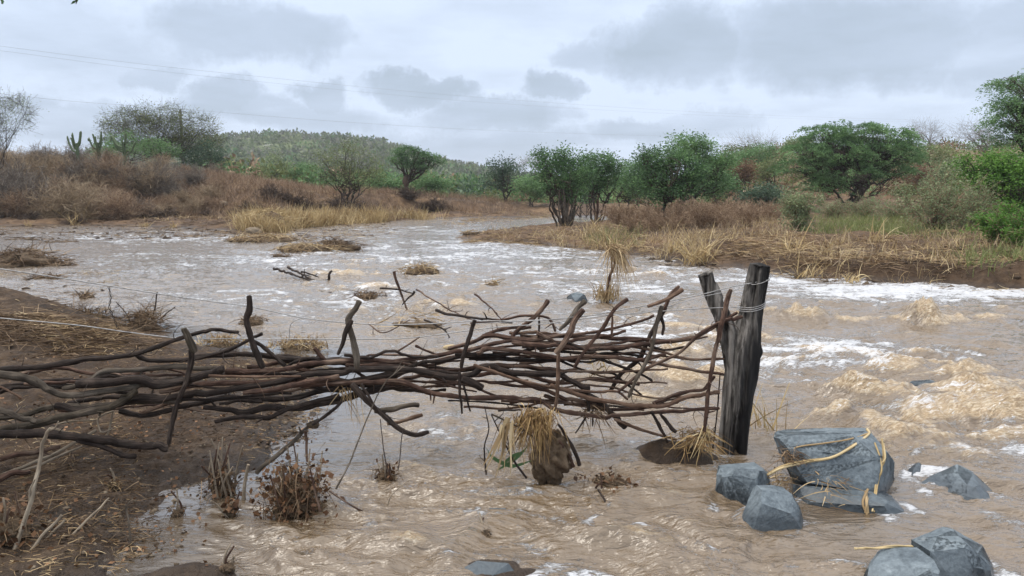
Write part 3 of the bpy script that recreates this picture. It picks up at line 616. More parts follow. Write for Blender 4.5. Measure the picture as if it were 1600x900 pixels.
# ---- big trees, left to right
crown_tree('thorn_tree', 'sparse feathery thorn tree leaning in at the far left edge, above the brown brush', 'tree', -25, 42, None,
           [(-10, 165, 45, 18), (20, 180, 32, 22), (-20, 205, 40, 26), (28, 158, 22, 9)], 'lf_pale', mode='sparse', n_cl=90, n_lf=30, lf=.08, asp=.4, cl=.45, tr=.05, seed=11)
crown_tree('umbrella_thorn_tree', 'wide umbrella-shaped thorn tree with thin foliage on top of the left bank, beside the pole', 'tree', 262, 58, None,
           [(205, 190, 48, 18), (250, 178, 55, 15), (300, 196, 48, 20), (240, 208, 50, 24), (300, 222, 42, 20), (185, 200, 30, 12), (335, 215, 15, 10), (180, 216, 22, 12)], 'lf_olive', mode='sparse', n_cl=380, n_lf=42, lf=.11, asp=.45, cl=.5, tr=.08, trunks=4, fork=.35, seed=12)
crown_tree('dark_bush', 'dark rounded bush under the right side of the umbrella-shaped thorn tree', 'bush', 322, 57, None,
           [(322, 238, 26, 16), (340, 246, 14, 12), (300, 246, 20, 12)], 'lf_blue', n_cl=70, n_lf=60, lf=.13, cl=.4, tr=.06, trunks=3, seed=13)
crown_tree('green_bush', 'fresh green bush behind the cacti, under the umbrella-shaped thorn tree', 'bush', 205, 55, None,
           [(195, 225, 38, 16), (240, 232, 34, 14), (160, 232, 20, 12), (262, 236, 20, 12)], 'lf_feather', n_cl=90, n_lf=60, lf=.12, cl=.42, tr=.05, trunks=3, seed=14)
crown_tree('bushy_tree', 'loose yellow-green bushy tree with many thin stems, left of the flat-topped tree', 'tree', 545, 46, None,
           [(545, 245, 38, 24), (520, 262, 32, 24), (575, 255, 30, 24), (590, 272, 20, 18), (505, 250, 18, 16), (548, 228, 22, 10), (550, 280, 45, 20)], 'lf_olive', mode='leafy', n_cl=210, n_lf=30, lf=.085, asp=.5, cl=.42, tr=.06, trunks=7, fork=.38, seed=15)
crown_tree('scrub_tree', 'small pale green scrub tree between the hill and the dry left slope', 'tree', 430, 66, None,
           [(430, 252, 22, 14), (415, 262, 16, 10), (446, 264, 14, 10)], 'lf_pale', n_cl=55, n_lf=40, lf=.12, cl=.45, tr=.05, trunks=5, seed=16)
ft = crown_tree('flat_topped_tree', 'dark green flat-topped tree with a round dark nest in its fork', 'tree', 634, 56, None,
           [(640, 238, 26, 8), (665, 246, 24, 9), (625, 250, 17, 8), (655, 258, 30, 7), (682, 252, 12, 6), (622, 240, 12, 7)], 'lf_dark', n_cl=120, n_lf=60, lf=.12, cl=.34, tr=.13, fork=.5, seed=17, flat=.5, lean=.1)
# the nest in the fork rests on the tree: a thing of its own
def lump_mesh(mb, c, r, seed=0, lat=14, lon=20, amp=.25, fr=1.5, var=.5):
    u, v = np.meshgrid(np.linspace(0, np.pi, lat), np.arange(lon) / lon * 2 * np.pi, indexing='ij'); n_ = np.stack([np.sin(u) * np.cos(v), np.sin(u) * np.sin(v), np.cos(u)], -1)
    k = 1 + amp * (pn(n_[..., 0] * fr + n_[..., 2] * 1.3 * fr, n_[..., 1] * fr + seed, seed) + .5 * pn(n_[..., 0] * 3 * fr + n_[..., 2] * 2, n_[..., 1] * 3 * fr + n_[..., 2] * 3 + seed, seed + 3))
    V = np.asarray(c) + n_ * k[..., None] * np.asarray(r); i, j = np.meshgrid(np.arange(lat - 1), np.arange(lon), indexing='ij'); j2 = (j + 1) % lon
    mb.add(V, np.stack([i * lon + j, (i + 1) * lon + j, (i + 1) * lon + j2, i * lon + j2], -1).reshape(-1, 4), var)
mb = MB(); lump_mesh(mb, (0, 0, 0), (.24, .24, .42), 3); p0 = P(634, 283, 55.9)
tag(mb.build('insect_nest', M['twig_dark'], loc=p0, useuv=False), 'dark rounded nest lodged in the fork of the flat-topped tree', 'nest')
crown_tree('low_green_bush', 'low bright green bush to the right of the flat-topped tree trunk', 'bush', 670, 60, None, [(665, 283, 24, 11), (688, 288, 16, 9)], 'lf_feather', n_cl=60, n_lf=60, lf=.14, cl=.4, tr=.05, trunks=3, seed=18)
crown_tree('dark_tree', 'dark bluish tree behind the river bend, left of the grove on the island', 'tree', 790, 62, None,
           [(785, 262, 26, 14), (800, 275, 30, 18), (770, 282, 24, 14), (815, 290, 18, 12)], 'lf_blue', n_cl=110, n_lf=60, lf=.14, cl=.45, tr=.1, trunks=2, seed=19)
crown_tree('grove_tree', 'tall dark green tree rising from the thicket of dead stems on the island', 'tree', 884, 33, None,
           [(858, 252, 26, 22), (888, 248, 24, 18), (903, 268, 26, 24), (870, 275, 34, 26), (842, 240, 10, 8), (886, 300, 24, 20)], 'lf_dark', n_cl=230, n_lf=42, lf=.10, cl=.30, tr=.055, trunks=6, fork=.5, seed=20)
crown_tree('grove_tree', 'slightly smaller dark tree right behind the thicket of dead stems, with a clear trunk pair', 'tree', 932, 38, None,
           [(938, 255, 26, 18), (950, 272, 24, 22), (925, 280, 22, 22), (962, 258, 12, 9)], 'lf_dark', n_cl=170, n_lf=42, lf=.11, cl=.32, tr=.07, trunks=3, fork=.5, seed=21)
crown_tree('round_tree', 'dense green tree on one thin straight trunk in the middle of the island', 'tree', 1042, 28.5, None,
           [(1035, 248, 34, 22), (1062, 262, 36, 28), (1022, 276, 32, 28), (1075, 286, 28, 18), (1045, 300, 40, 16), (1005, 240, 16, 10), (1090, 262, 16, 14)], 'lf_dark', n_cl=300, n_lf=44, lf=.085, cl=.26, tr=.075, fork=.5, seed=22)
crown_tree('light_green_tree', 'taller light green tree just behind the dense round tree on the island', 'tree', 1078, 38, None,
           [(1072, 222, 28, 13), (1092, 238, 26, 18), (1110, 262, 22, 20), (1060, 238, 18, 12), (1118, 285, 26, 18), (1100, 225, 20, 10), (1130, 250, 20, 14)], 'lf_feather', n_cl=240, n_lf=42, lf=.11, cl=.34, tr=.09, trunks=2, seed=23)
crown_tree('background_tree', 'green tree filling the gap between the grove trees and the round tree', 'tree', 975, 52, None,
           [(985, 268, 26, 16), (965, 282, 24, 16), (1000, 290, 24, 16)], 'lf_feather', n_cl=90, n_lf=50, lf=.13, cl=.42, tr=.09, trunks=2, seed=24)
crown_tree('feathery_tree', 'broad feathery green tree with spreading dark limbs on the right bank', 'tree', 1322, 42, None,
           [(1290, 208, 34, 14), (1335, 206, 48, 15), (1385, 212, 42, 16), (1262, 238, 34, 16), (1310, 236, 56, 22), (1370, 244, 52, 22), (1415, 236, 22, 18), (1245, 258, 26, 12), (1320, 268, 50, 18), (1290, 288, 34, 12), (1395, 268, 30, 10)],
           'lf_feather', mode='feather', n_cl=900, n_lf=60, lf=.12, asp=.34, cl=.5, tr=.11, trunks=5, fork=.4, seed=25)
crown_tree('feathery_tree', 'tall feathery tree cut off by the right edge, its plumes against the sky', 'tree', 1655, 27, None,
           [(1590, 130, 30, 12), (1572, 158, 22, 10), (1610, 165, 48, 18), (1590, 188, 36, 14), (1640, 130, 50, 24), (1610, 212, 48, 18), (1660, 190, 60, 40)],
           'lf_feather', mode='feather', n_cl=620, n_lf=60, lf=.085, asp=.32, cl=.5, tr=.10, trunks=2, fork=.45, seed=26)
crown_tree('leafy_tree', 'dense bright green leafy tree at the right edge, below the tall feathery one', 'tree', 1580, 25, None,
           [(1540, 262, 32, 20), (1575, 255, 40, 20), (1520, 292, 32, 22), (1565, 290, 50, 32), (1540, 325, 44, 24), (1600, 275, 48, 36), (1600, 325, 50, 28), (1505, 252, 16, 10)],
           'lf_bright', n_cl=420, n_lf=46, lf=.085, asp=.55, cl=.24, tr=.07, trunks=5, fork=.3, seed=27)
for i, (px, d, lob, lab, sd) in enumerate([
    (1300 + 148, 88, [(1440, 205, 22, 12), (1462, 212, 14, 10)], 'leafless grey tree on the skyline, right of the broad feathery tree', 31),
    (1525, 70, [(1515, 208, 22, 12), (1545, 212, 20, 12)], 'leafless pale tree on the skyline beside the tall feathery tree', 32),
    (1170, 85, [(1160, 224, 26, 9), (1190, 224, 22, 9), (1215, 236, 18, 8)], 'leafless whitish tree on the skyline, left of the broad feathery tree', 33),
    (845, 110, [(835, 252, 20, 6), (812, 256, 12, 4)], 'leafless far grey tree peeping out left of the grove', 34)]):
    crown_tree('bare_tree', lab, 'tree', px, d, None, lob, 'lf_pale', 'trunk_pale', mode='bare', n_cl=70, cl=.9, tr=.11, trunks=4, fork=.4, seed=sd)
# skyline scrub on the right slope
for i, (px, d, lob, lm, lab) in enumerate([
    (1150, 72, [(1145, 240, 30, 12), (1180, 244, 26, 10)], 'lf_olive', 'olive bush high on the right slope, under the leafless whitish tree'),
    (1120, 60, [(1122, 262, 20, 12)], 'lf_bright', 'small bright green bush right of the light green tree'),
    (1152, 52, [(1152, 275, 20, 14), (1165, 262, 10, 8)], 'lf_rust', 'rust-coloured dying bush on the right slope'),
    (1200, 60, [(1190, 268, 28, 12), (1215, 258, 16, 8)], 'lf_olive', 'olive bush between the rust-coloured bush and the broad feathery tree'),
    (1195, 46, [(1195, 305, 26, 12), (1170, 312, 16, 8)], 'lf_blue', 'dark low bush at the foot of the right slope, left of the broad feathery tree'),
    (1450, 60, [(1450, 240, 34, 12), (1480, 250, 26, 12), (1420, 250, 22, 10)], 'lf_olive', 'brownish olive bush on the slope right of the broad feathery tree'),
    (1440, 48, [(1440, 275, 34, 14), (1470, 290, 26, 12)], 'lf_rust', 'thin brownish bush behind the pale leaning shrub'),
    (1255, 64, [(1250, 225, 20, 7)], 'lf_pale', 'pale bush on the skyline behind the left side of the broad feathery tree')]):
    crown_tree('bush', lab, 'bush', px, d, None, lob, lm, n_cl=75, n_lf=46, lf=.15, cl=.5, tr=.05, trunks=5, fork=.35, seed=50 + i)
for i, (px, d, lob, lm, lab) in enumerate([
    (905, 50, [(900, 275, 22, 14), (915, 290, 24, 12)], 'lf_feather', 'mid green tree seen between the two dark grove trees'),
    (1010, 46, [(1005, 262, 22, 16), (990, 285, 26, 16)], 'lf_dark', 'dark green tree touching the left side of the dense round tree'),
    (1128, 50, [(1130, 285, 26, 18), (1110, 296, 24, 14)], 'lf_feather', 'light green bush right behind the dense round tree'),
    (1190, 66, [(1185, 238, 28, 14), (1165, 250, 22, 14)], 'lf_feather', 'fresh green tree on the slope between the round tree and the broad feathery tree'),
    (830, 58, [(822, 290, 22, 14), (845, 298, 22, 12)], 'lf_feather', 'low green tree left of the dead stems on the island'),
    (745, 75, [(742, 290, 24, 10), (722, 294, 18, 8)], 'lf_feather', 'low green bush by the river bend, left of the dark bluish tree'),
    (590, 62, [(598, 285, 26, 14), (615, 290, 18, 10)], 'lf_feather', 'green bush between the loose bushy tree and the flat-topped tree'),
    (480, 70, [(478, 268, 24, 12), (460, 276, 18, 9)], 'lf_feather', 'green bush behind the dry slope, left of the loose bushy tree'),
    (1410, 52, [(1425, 300, 30, 16), (1455, 310, 26, 14)], 'lf_olive', 'olive bush behind the leaning shrub'),
    (1490, 44, [(1490, 268, 26, 16), (1475, 288, 20, 14)], 'lf_pale', 'pale green bush just left of the leafy tree')]):
    crown_tree('background_bush', lab, 'bush', px, d, None, lob, lm, n_cl=90, n_lf=50, lf=.14, cl=.42, tr=.05, trunks=4, fork=.35, seed=250 + i)
shrub('leaning_shrub', 'pale spreading shrub of leaning grey stems and fine leaves, in front of the leafy tree', 'shrub', 1455, 22.5, 61, twm='twig_brown', leaf='lf_pale', H=1.75, Wd=1.6, n0=26, n1=6, n2=5, r0=.022, n_lf=9, lf=.06, asp=.5, curve=.12)
shrub('leaning_shrub', 'smaller pale shrub at the foot of the leafy tree, right of the leaning shrub', 'shrub', 1515, 21, 62, twm='twig_brown', leaf='lf_pale', H=1.2, Wd=1.0, n0=20, n1=6, n2=5, r0=.016, n_lf=6, lf=.055)
shrub('young_shrub', 'slim young shrub with layered pale leaves on the straw-strewn bank', 'shrub', 1248, 24.5, 63, twm='twig_brown', leaf='lf_pale', H=1.45, Wd=.7, n0=14, n1=5, n2=5, r0=.014, n_lf=10, lf=.075, asp=.5)
shrub('low_green_plant', 'low bright green plant mound above the eroded edge at the right', 'plant', 1572, 17.2, 64, twm='twig_brown', leaf='lf_bright', H=.8, Wd=1.0, n0=34, n1=6, n2=6, r0=.01, n_lf=10, lf=.055)
shrub('low_green_plant', 'second low bright green plant, cut by the right edge of the picture', 'plant', 1625, 16.4, 65, twm='twig_brown', leaf='lf_bright', H=.75, Wd=.9, n0=28, n1=6, n2=6, r0=.01, n_lf=10, lf=.055)
for i, (px, d, h_, lab) in enumerate([(1300, 31, .8, 'grassy pale green shrub under the left of the broad feathery tree'), (1350, 30, .9, 'grassy pale green shrub under the middle of the broad feathery tree'), (1395, 28, .8, 'grassy pale green shrub left of the leaning shrub')]):
    shrub('grassy_shrub', lab, 'shrub', px, d, 70 + i, twm='twig_brown', leaf='lf_pale', H=h_, Wd=1.1, n0=34, n1=5, n2=4, r0=.009, n_lf=4, lf=.07, asp=.25)

# ---- dead stems round the grove tree
def stems_thing(name, label, cat, px, d, n_, H, W_, r, mat, seed, group=None):
    rg = np.random.default_rng(seed); p = P(px, 400, d); X0 = float(p[0]); root = empty(name, (X0, d, ht(X0, d)), label, cat, group); mb = MB()
    for i in range(n_):
        a = rg.uniform(0, 6.28); b = np.array([math.cos(a), math.sin(a), 0]) * W_ * .35 * rg.uniform(.1, 1); hh = H * rg.uniform(.45, 1)
        tp = b + np.array([math.cos(a) * W_ * rg.uniform(.1, .8), math.sin(a) * W_ * .4, hh]); pts = spline([b - [0, 0, .1], (b + tp) / 2 + rg.normal(size=3) * .05 * H, tp], 9)
        tube(mb, pts, np.linspace(r, r * .45, 9) * rg.uniform(.6, 1.2), 6, rg.uniform(.2, .8), lump=.2, seed=i)
    mb.build('stem', mat, root); return root
stems_thing('dead_thicket', 'clump of dead greyish stems round the foot of the tall grove tree', 'thicket', 884, 32.6, 22, 1.7, .75, .045, M['w_grey'], 71)
stems_thing('dead_thicket', 'smaller clump of dead brown stems under the second grove tree', 'thicket', 932, 37.6, 10, 1.4, .5, .04, M['w_brown'], 72)

# ---- cacti on the left bank
def cactus(px, d, top, n_, lab, seed, sp=.5):
    rg = np.random.default_rng(seed); X0 = float(P(px, 400, d)[0]); z0 = ht(X0, d); H = float(P(px, top, d)[2]) - z0; root = empty('columnar_cactus', (X0, d, z0), lab, 'cactus', 'cacti on the left bank'); mb = MB()
    base = spline([(0, 0, -.1), (.03, 0, H * .3), (0, 0, H * .74)], 8); tube(mb, base, np.full(8, .11), 9, .3, lump=.12); mb.build('stem', M['cactus'], root, useuv=False)
    for i in range(n_):
        mb = MB(); a = rg.uniform(0, 6.28); z1 = H * rg.uniform(.5, .72); rr = sp * rg.uniform(.35, 1.0); c, s = math.cos(a), math.sin(a) * .6; hh = H * rg.uniform(.75, 1.0)
        pts = spline([(0, 0, z1), (c * rr * .6, s * rr * .6, z1 + .06 * H), (c * rr, s * rr, z1 + .25 * H), (c * rr * 1.08, s * rr * 1.08, hh)], 14)
        tube(mb, pts, np.concatenate([np.full(12, .06), [.05, .03]]), 9, rg.uniform(.3, .9), lump=.1, seed=i); mb.build('arm', M['cactus'], root, useuv=False)
    return root
cactus(133, 50, 205, 6, 'green candelabra cactus standing highest above the brush on the left bank', 81, .75)
cactus(165, 51, 205, 5, 'shorter green cactus immediately right of the highest one', 82, .6)
cactus(205, 50, 206, 9, 'dark many-armed cactus in front of the fresh green bush', 83, .9)
0 and cactus(250, 49, 236, 4, 'small dark cactus low in the brush, right of the many-armed one', 84, .5)

# ---- brown leafless brush covering the left bank
protos = []
for i in range(5):
    protos.append(shrub('dry_shrub', 'x', 'shrub', 10, 41, 90 + i, 'dry leafless shrubs massed on the left bank', twm=('twig_brown', 'twig_tan', 'twig_grey', 'twig_brown', 'twig_tan')[i], H=1.9, Wd=1.5, n0=40, n1=8, n2=5, r0=.016, tmin=.0065, wig=.05))
rg = np.random.default_rng(5); spots = []
for px in np.arange(-120, 356, 22):
    for r_ in range(4):
        if (px > 200 and rg.uniform() < .35) or (r_ == 0 and rg.uniform() < .3): continue
        spots.append((px + rg.uniform(-12, 12), (41, 44, 47.5, 52)[r_] + rg.uniform(-1.4, 1.4) + (3 if px > 250 else 0), rg.uniform(.7, 1.15) * (1.3 if px < 130 else 1.1 if px < 200 else .8) * (1.0, 1.0, .9, .75)[r_]))
for px in range(110, 270, 13): spots.append((px + rg.uniform(-4, 4), 48.3 + rg.uniform(-.5, .5), rg.uniform(1.0, 1.3)))
DS = 'leafless brown shrub in the tangled brush that covers the left bank'
for i, (px, d, s_) in enumerate(spots):
    if i < 5:
        pr = protos[i]; X0 = float(P(px, 400, d)[0]); pr.location = (X0, d, ht(X0, d) - .1); pr.scale = (s_, s_, s_ * .9); pr['label'] = DS
    else: copy_thing(protos[int(rg.integers(5))], px, d, (s_ * rg.uniform(.9, 1.3), s_, s_ * rg.uniform(.75, 1.1)), rg.uniform(0, 6.28), DS, .1)
# greyer, lower root tangles on the slope edge further right
rp = [shrub('root_tangle', 'x', 'shrub', 300, 44, 120 + i, 'dark root tangles along the foot of the left slope', twm='twig_dark', H=.9, Wd=1.2, n0=40, n1=8, n2=5, r0=.02, tmin=.007, wig=.09) for i in range(3)]
rs_ = [(265, 41.5, .8), (330, 42, .6), (365, 42, .75), (395, 41, .8), (428, 43, 1.0), (452, 43.5, .9), (475, 44, .8), (505, 44.5, .8), (535, 45, 1.2), (560, 45.5, 1.0), (585, 46, .8), (640, 52, 1.1), (665, 52, .8), (680, 52.5, 1.0), (705, 53, .5), (230, 41.5, .6), (120, 39, .6), (50, 39, .6)]
RT = 'dark tangle of exposed roots and twigs along the foot of the left slope'
for i, (px, d, s_) in enumerate(rs_):
    if i < 3: pr = rp[i]; X0 = float(P(px, 400, d)[0]); pr.location = (X0, d, ht(X0, d) - .1); pr.scale = (s_,) * 3; pr['label'] = RT
    else: copy_thing(rp[i % 3], px, d, (s_ * 1.15, s_, s_), rg.uniform(0, 6.28), RT, .1)
# dry weeds on the island, brown and reddish
wp = [shrub('dry_weed', 'x', 'weed', 1100, 27, 130 + i, 'dry brown weeds standing on the island', H=.95, Wd=.7, n0=26, n1=5, n2=3, r0=.008, tmin=.0045, wig=.03) for i in range(3)]
DW = 'dry brown weed in the stand of weeds behind the straw on the island'
ws = [(px + rg.uniform(-8, 8), d + rg.uniform(-1.2, 1.2), rg.uniform(.75, 1.2)) for d, xs in ((36, range(955, 1230, 17)), (31, range(960, 1210, 18)), (27.5, range(985, 1180, 22))) for px in xs]
for i, (px, d, s_) in enumerate(ws):
    if i < 3: pr = wp[i]; X0 = float(P(px, 400, d)[0]); pr.location = (X0, d, ht(X0, d) - .05); pr.scale = (s_,) * 3; pr['label'] = DW
    else: copy_thing(wp[i % 3], px, d, (s_ * 1.1, s_, s_), rg.uniform(0, 6.28), DW, .05)

# ---- far scrub: the bush-covered hill and the wooded plain in front of it, read as one mass
def scrub(name, mats, pts, sizes, per, lf, seed, hue):
    rg = np.random.default_rng(seed); mb = MB(); N = len(pts)
    i = np.repeat(np.arange(N), per); v = norm(rg.normal(size=(len(i), 3))); rad = rg.uniform(.45, 1, len(i))[:, None] * (1 + .35 * pn(v[:, 0] * 2 + i * 1.7, v[:, 2] * 2 + v[:, 1], 9))[:, None]
    c = pts[i] + v * rad * sizes[i][:, None] * np.array([1, 1, .75]) + np.array([0, 0, .45]) * sizes[i][:, None]
    d = v + rg.normal(size=v.shape) * .6; var = np.clip(rg.uniform(0, 1, N)[i] * .8 + .1 + rg.normal(size=len(i)) * .12, 0, 1); mi = (hue[i])
    for k in range(len(mats)):
        q = mi == k; leaves(mb, c[q], d[q], lf * sizes[i][q] * rg.uniform(.6, 1.3, q.sum()), .6, rg, var[q], k)
    return tag(mb.build(name, mats, smooth=False, useuv=False), kind='stuff')
rg = np.random.default_rng(77); n_ = 5200; hpx = rg.uniform(150, 1150, n_); hd = rg.uniform(215, 440, n_); hx = (hpx - 800) / FPX * hd; hz = hill_h(hpx, hd)
M['sc1'] = leaf_mat('hill_scrub_green', (0.075, 0.105, 0.045), (0.128, 0.173, 0.068), (0.21, 0.24, 0.112), .2, .02); M['sc2'] = leaf_mat('hill_scrub_grey', (0.09, 0.098, 0.068), (0.15, 0.158, 0.112), (0.225, 0.225, 0.165), .2, .02)
keep = fbm(hx / 25, hd / 25, 3, 66) > -.35
scrub('hill_scrub', [M['sc1'], M['sc2'], M['lf_dark']], np.stack([hx, hd, hz], -1)[keep], (rg.uniform(.9, 2.6, n_) ** 1.15)[keep], 26, .62, 1, rg.choice(3, n_, p=[.6, .3, .1])[keep])
n_ = 900; spx = rg.uniform(330, 1010, n_); sd = 64 + 150 * rg.uniform(0, 1, n_) ** 1.3; sx = (spx - 800) / FPX * sd; sz = hfun(sx, sd)
scrub('scrub_woodland', [M['lf_feather'], M['lf_olive'], M['lf_blue'], M['twig_brown']], np.stack([sx, sd, sz], -1), rg.uniform(.9, 2.0, n_) * (sd / 80) ** .35, 120, .24, 2, rg.choice(4, n_, p=[.42, .33, .13, .12]))
n_ = 700; spx = rg.uniform(1000, 1750, n_); sd = 50 + 80 * rg.uniform(0, 1, n_); sx = (spx - 800) / FPX * sd; sz = hfun(sx, sd)
scrub('slope_scrub', [M['lf_olive'], M['lf_feather'], M['twig_brown'], M['lf_rust'], M['lf_pale']], np.stack([sx, sd, sz], -1), rg.uniform(.5, 1.25, n_), 130, .22, 3, rg.choice(5, n_, p=[.32, .16, .27, .12, .13]))
n_ = 160; spx = rg.uniform(-300, 380, n_); sd = 60 + 40 * rg.uniform(0, 1, n_); sx = (spx - 800) / FPX * sd; sz = hfun(sx, sd)
scrub('bank_scrub', [M['lf_olive'], M['twig_brown']], np.stack([sx, sd, sz], -1), rg.uniform(.4, .8, n_), 110, .2, 4, rg.choice(2, n_, p=[.35, .65]))

# ---- grass and reeds that nobody could count
def blades(name, pxpoly_pts, mat, H, w, droop, seed, up=1.6, curl=.12, var=.5, seg=4):
    rg = np.random.default_rng(seed); b = pxpoly_pts; N = len(b); mb = MB(); d = rg.normal(size=(N, 3)) * .35; d[:, 2] = up * .6
    ribbons(mb, b, d, H * rg.uniform(.4, 1.15, N), w, droop, rg, seg, curl, np.clip(var + .35 * pn(b[:, 0] * 1.3, b[:, 1] * 1.3, 5), 0, 1)); return tag(mb.build(name, mat, useuv=False), kind='stuff')
def scat(lst, seed, dens=1.0):
    """world points on the ground spread in the areas the photo shows covered: (px0, px1, py0, py1, n, clump)"""
    rg = np.random.default_rng(seed); out_ = []
    for x0, x1, y0, y1, n_, cl in lst:
        n_ = int(n_ * dens)
        if cl:
            k = max(1, n_ // cl); cx = rg.uniform(x0, x1, k); cy = rg.uniform(y0, y1, k); g = gp(np.repeat(cx, cl), np.repeat(cy, cl)); g = g + rg.normal(size=g.shape) * np.array([.16, .16, 0]); g[:, 2] = hfun(g[:, 0], g[:, 1])
        else: g = gp(rg.uniform(x0, x1, n_), rg.uniform(y0, y1, n_))
        out_.append(g[g[:, 2] > -.12])
    return np.concatenate(out_)
b = scat([(400, 445, 346, 364, 1200, 14), (440, 520, 340, 354, 2600, 14), (505, 600, 334, 348, 3000, 14), (590, 665, 328, 341, 2400, 14), (370, 430, 340, 362, 700, 12), (660, 700, 334, 341, 250, 10)], 1, 1.6)
blades('dry_reeds', b, M['reed'], .95, .024, .25, 1, curl=.15)
b = scat([(620, 690, 322, 332, 1500, 14)], 2); blades('dry_reeds', b, M['reed'], .8, .025, .25, 2)
# island: blond clumps, lower litter
b = scat([(915, 960, 362, 384, 700, 18), (960, 1010, 340, 352, 800, 18), (1030, 1110, 372, 402, 900, 22), (870, 1000, 352, 392, 900, 12), (1000, 1240, 345, 378, 1800, 12), (1150, 1230, 330, 352, 1300, 16), (1080, 1100, 385, 406, 260, 26), (1200, 1500, 375, 430, 1000, 10),
          (1300, 1330, 372, 385, 200, 20), (1400, 1600, 352, 400, 500, 10), (730, 900, 358, 376, 500, 10), (700, 860, 326, 336, 900, 10)], 3, .75)
blades('dry_grass', b[::2], M['reed'], .50, .013, .35, 3, curl=.25); blades('dry_grass', b[1::2], M['twig_tan'], .5, .013, .4, 33, curl=.25)
b = scat([(1270, 1420, 340, 366, 2600, 14), (920, 1000, 355, 385, 400, 12), (1420, 1600, 345, 375, 700, 12), (1500, 1600, 395, 420, 300, 12)], 4)
blades('green_grass', b, M['grass_green'], .5, .013, .3, 4)
def scatd(lst, seed):
    rg = np.random.default_rng(seed); o_ = []
    for x0, x1, d0, d1, n_ in lst:
        k = max(1, n_ // 12); cx = np.repeat(rg.uniform(x0, x1, k), 12); d = np.repeat(rg.uniform(d0, d1, k), 12) + rg.normal(size=k * 12) * .2; x = (cx - 800) / FPX * d + rg.normal(size=k * 12) * .2
        o_.append(np.stack([x, d, hfun(x, d)], -1))
    return np.concatenate(o_)
b = scatd([(-100, 360, 46, 60, 4000), (330, 460, 40, 62, 9000), (450, 620, 44, 66, 9000), (600, 800, 52, 70, 5000), (240, 360, 42, 50, 2500)], 5)
blades('dry_slope_grass', b, M['twig_brown'], .75, .018, .25, 5)
b = scatd([(-100, 640, 39, 48, 5000), (600, 800, 48, 60, 1500)], 6)
blades('dry_slope_grass', b, M['straw_dark'], .5, .022, .7, 6, up=.3)
b = scatd([(330, 640, 38.5, 50, 1600), (200, 420, 39, 44, 900)], 7)
blades('dry_slope_grass', b, M['straw'], .55, .02, .5, 7, up=.6)
# flattened straw litter
def litter(name, lst, mat, L, w, seed, z=.012, dens=1):
    rg = np.random.default_rng(seed); b = scat(lst, seed, dens); b = b[fbm(b[:, 0] * .55, b[:, 1] * .55, 3, 7 + seed) + rg.uniform(-.45, .45, len(b)) > -.02]; N = len(b); b[:, 2] = np.maximum(b[:, 2], 0) + z * rg.uniform(.3, 2, N); mb = MB(); d = rg.normal(size=(N, 3)); d[:, 0] *= 1.7; d[:, 2] = rg.normal(size=N) * .12 + .05
    ribbons(mb, b, d, L * rg.uniform(.4, 1.3, N), w, .12, rg, 3, .12, np.clip(.45 + .5 * pn(b[:, 0] * .9, b[:, 1] * .9, 8), 0, 1)); return tag(mb.build(name, mat, useuv=False), kind='stuff')
litter('straw_litter', [(1000, 1250, 366, 402, 5200, 0), (1250, 1610, 370, 414, 6500, 0), (730, 1010, 352, 386, 5000, 0), (690, 870, 322, 340, 3000, 0), (1380, 1610, 350, 372, 1500, 0), (1200, 1610, 405, 440, 500, 0)], M['straw'], .33, .013, 11)
litter('straw_litter', [(1000, 1250, 366, 408, 3200, 0), (1250, 1610, 370, 425, 4200, 0), (730, 1010, 352, 388, 2500, 0), (1100, 1610, 410, 440, 600, 0)], M['straw_dark'], .3, .013, 17)
litter('straw_litter', [(0, 400, 318, 354, 3400, 0), (300, 620, 300, 345, 1800, 0)], M['straw_dark'], .45, .022, 12)
litter('straw_litter', [(0, 400, 325, 354, 500, 0), (300, 620, 300, 345, 600, 0)], M['straw'], .45, .02, 18)
litter('straw_litter', [(-50, 130, 475, 560, 2600, 0), (0, 60, 560, 600, 150, 0), (130, 260, 500, 545, 900, 0)], M['straw_dark'], .30, .008, 13, .01)
litter('straw_litter', [(-50, 190, 470, 555, 2600, 0)], M['straw'], .22, .006, 19, .012)
litter('straw_litter', [(0, 520, 555, 700, 2600, 0), (0, 250, 690, 860, 1400, 0)], M['straw_dark'], .10, .0035, 14, .006)
litter('straw_litter', [(150, 520, 530, 600, 1500, 0), (380, 500, 600, 730, 700, 0), (0, 220, 620, 900, 900, 0)], M['straw'], .08, .004, 24, .008)
# dead leaves on the mud
rg = np.random.default_rng(15); b = scat([(0, 500, 560, 700, 520, 0), (0, 330, 700, 890, 240, 0), (60, 300, 620, 720, 90, 0)], 15); N = len(b); mb = MB(); b[:, 2] = np.maximum(b[:, 2], 0) + .006
dd = rg.normal(size=(N, 3)); dd[:, 2] = np.abs(dd[:, 2]) * .2; leaves(mb, b, dd, rg.uniform(.010, .034, N), .7, rg, rg.uniform(0, 1, N)); tag(mb.build('leaf_litter', M['deadleaf'], smooth=False, useuv=False), kind='stuff')
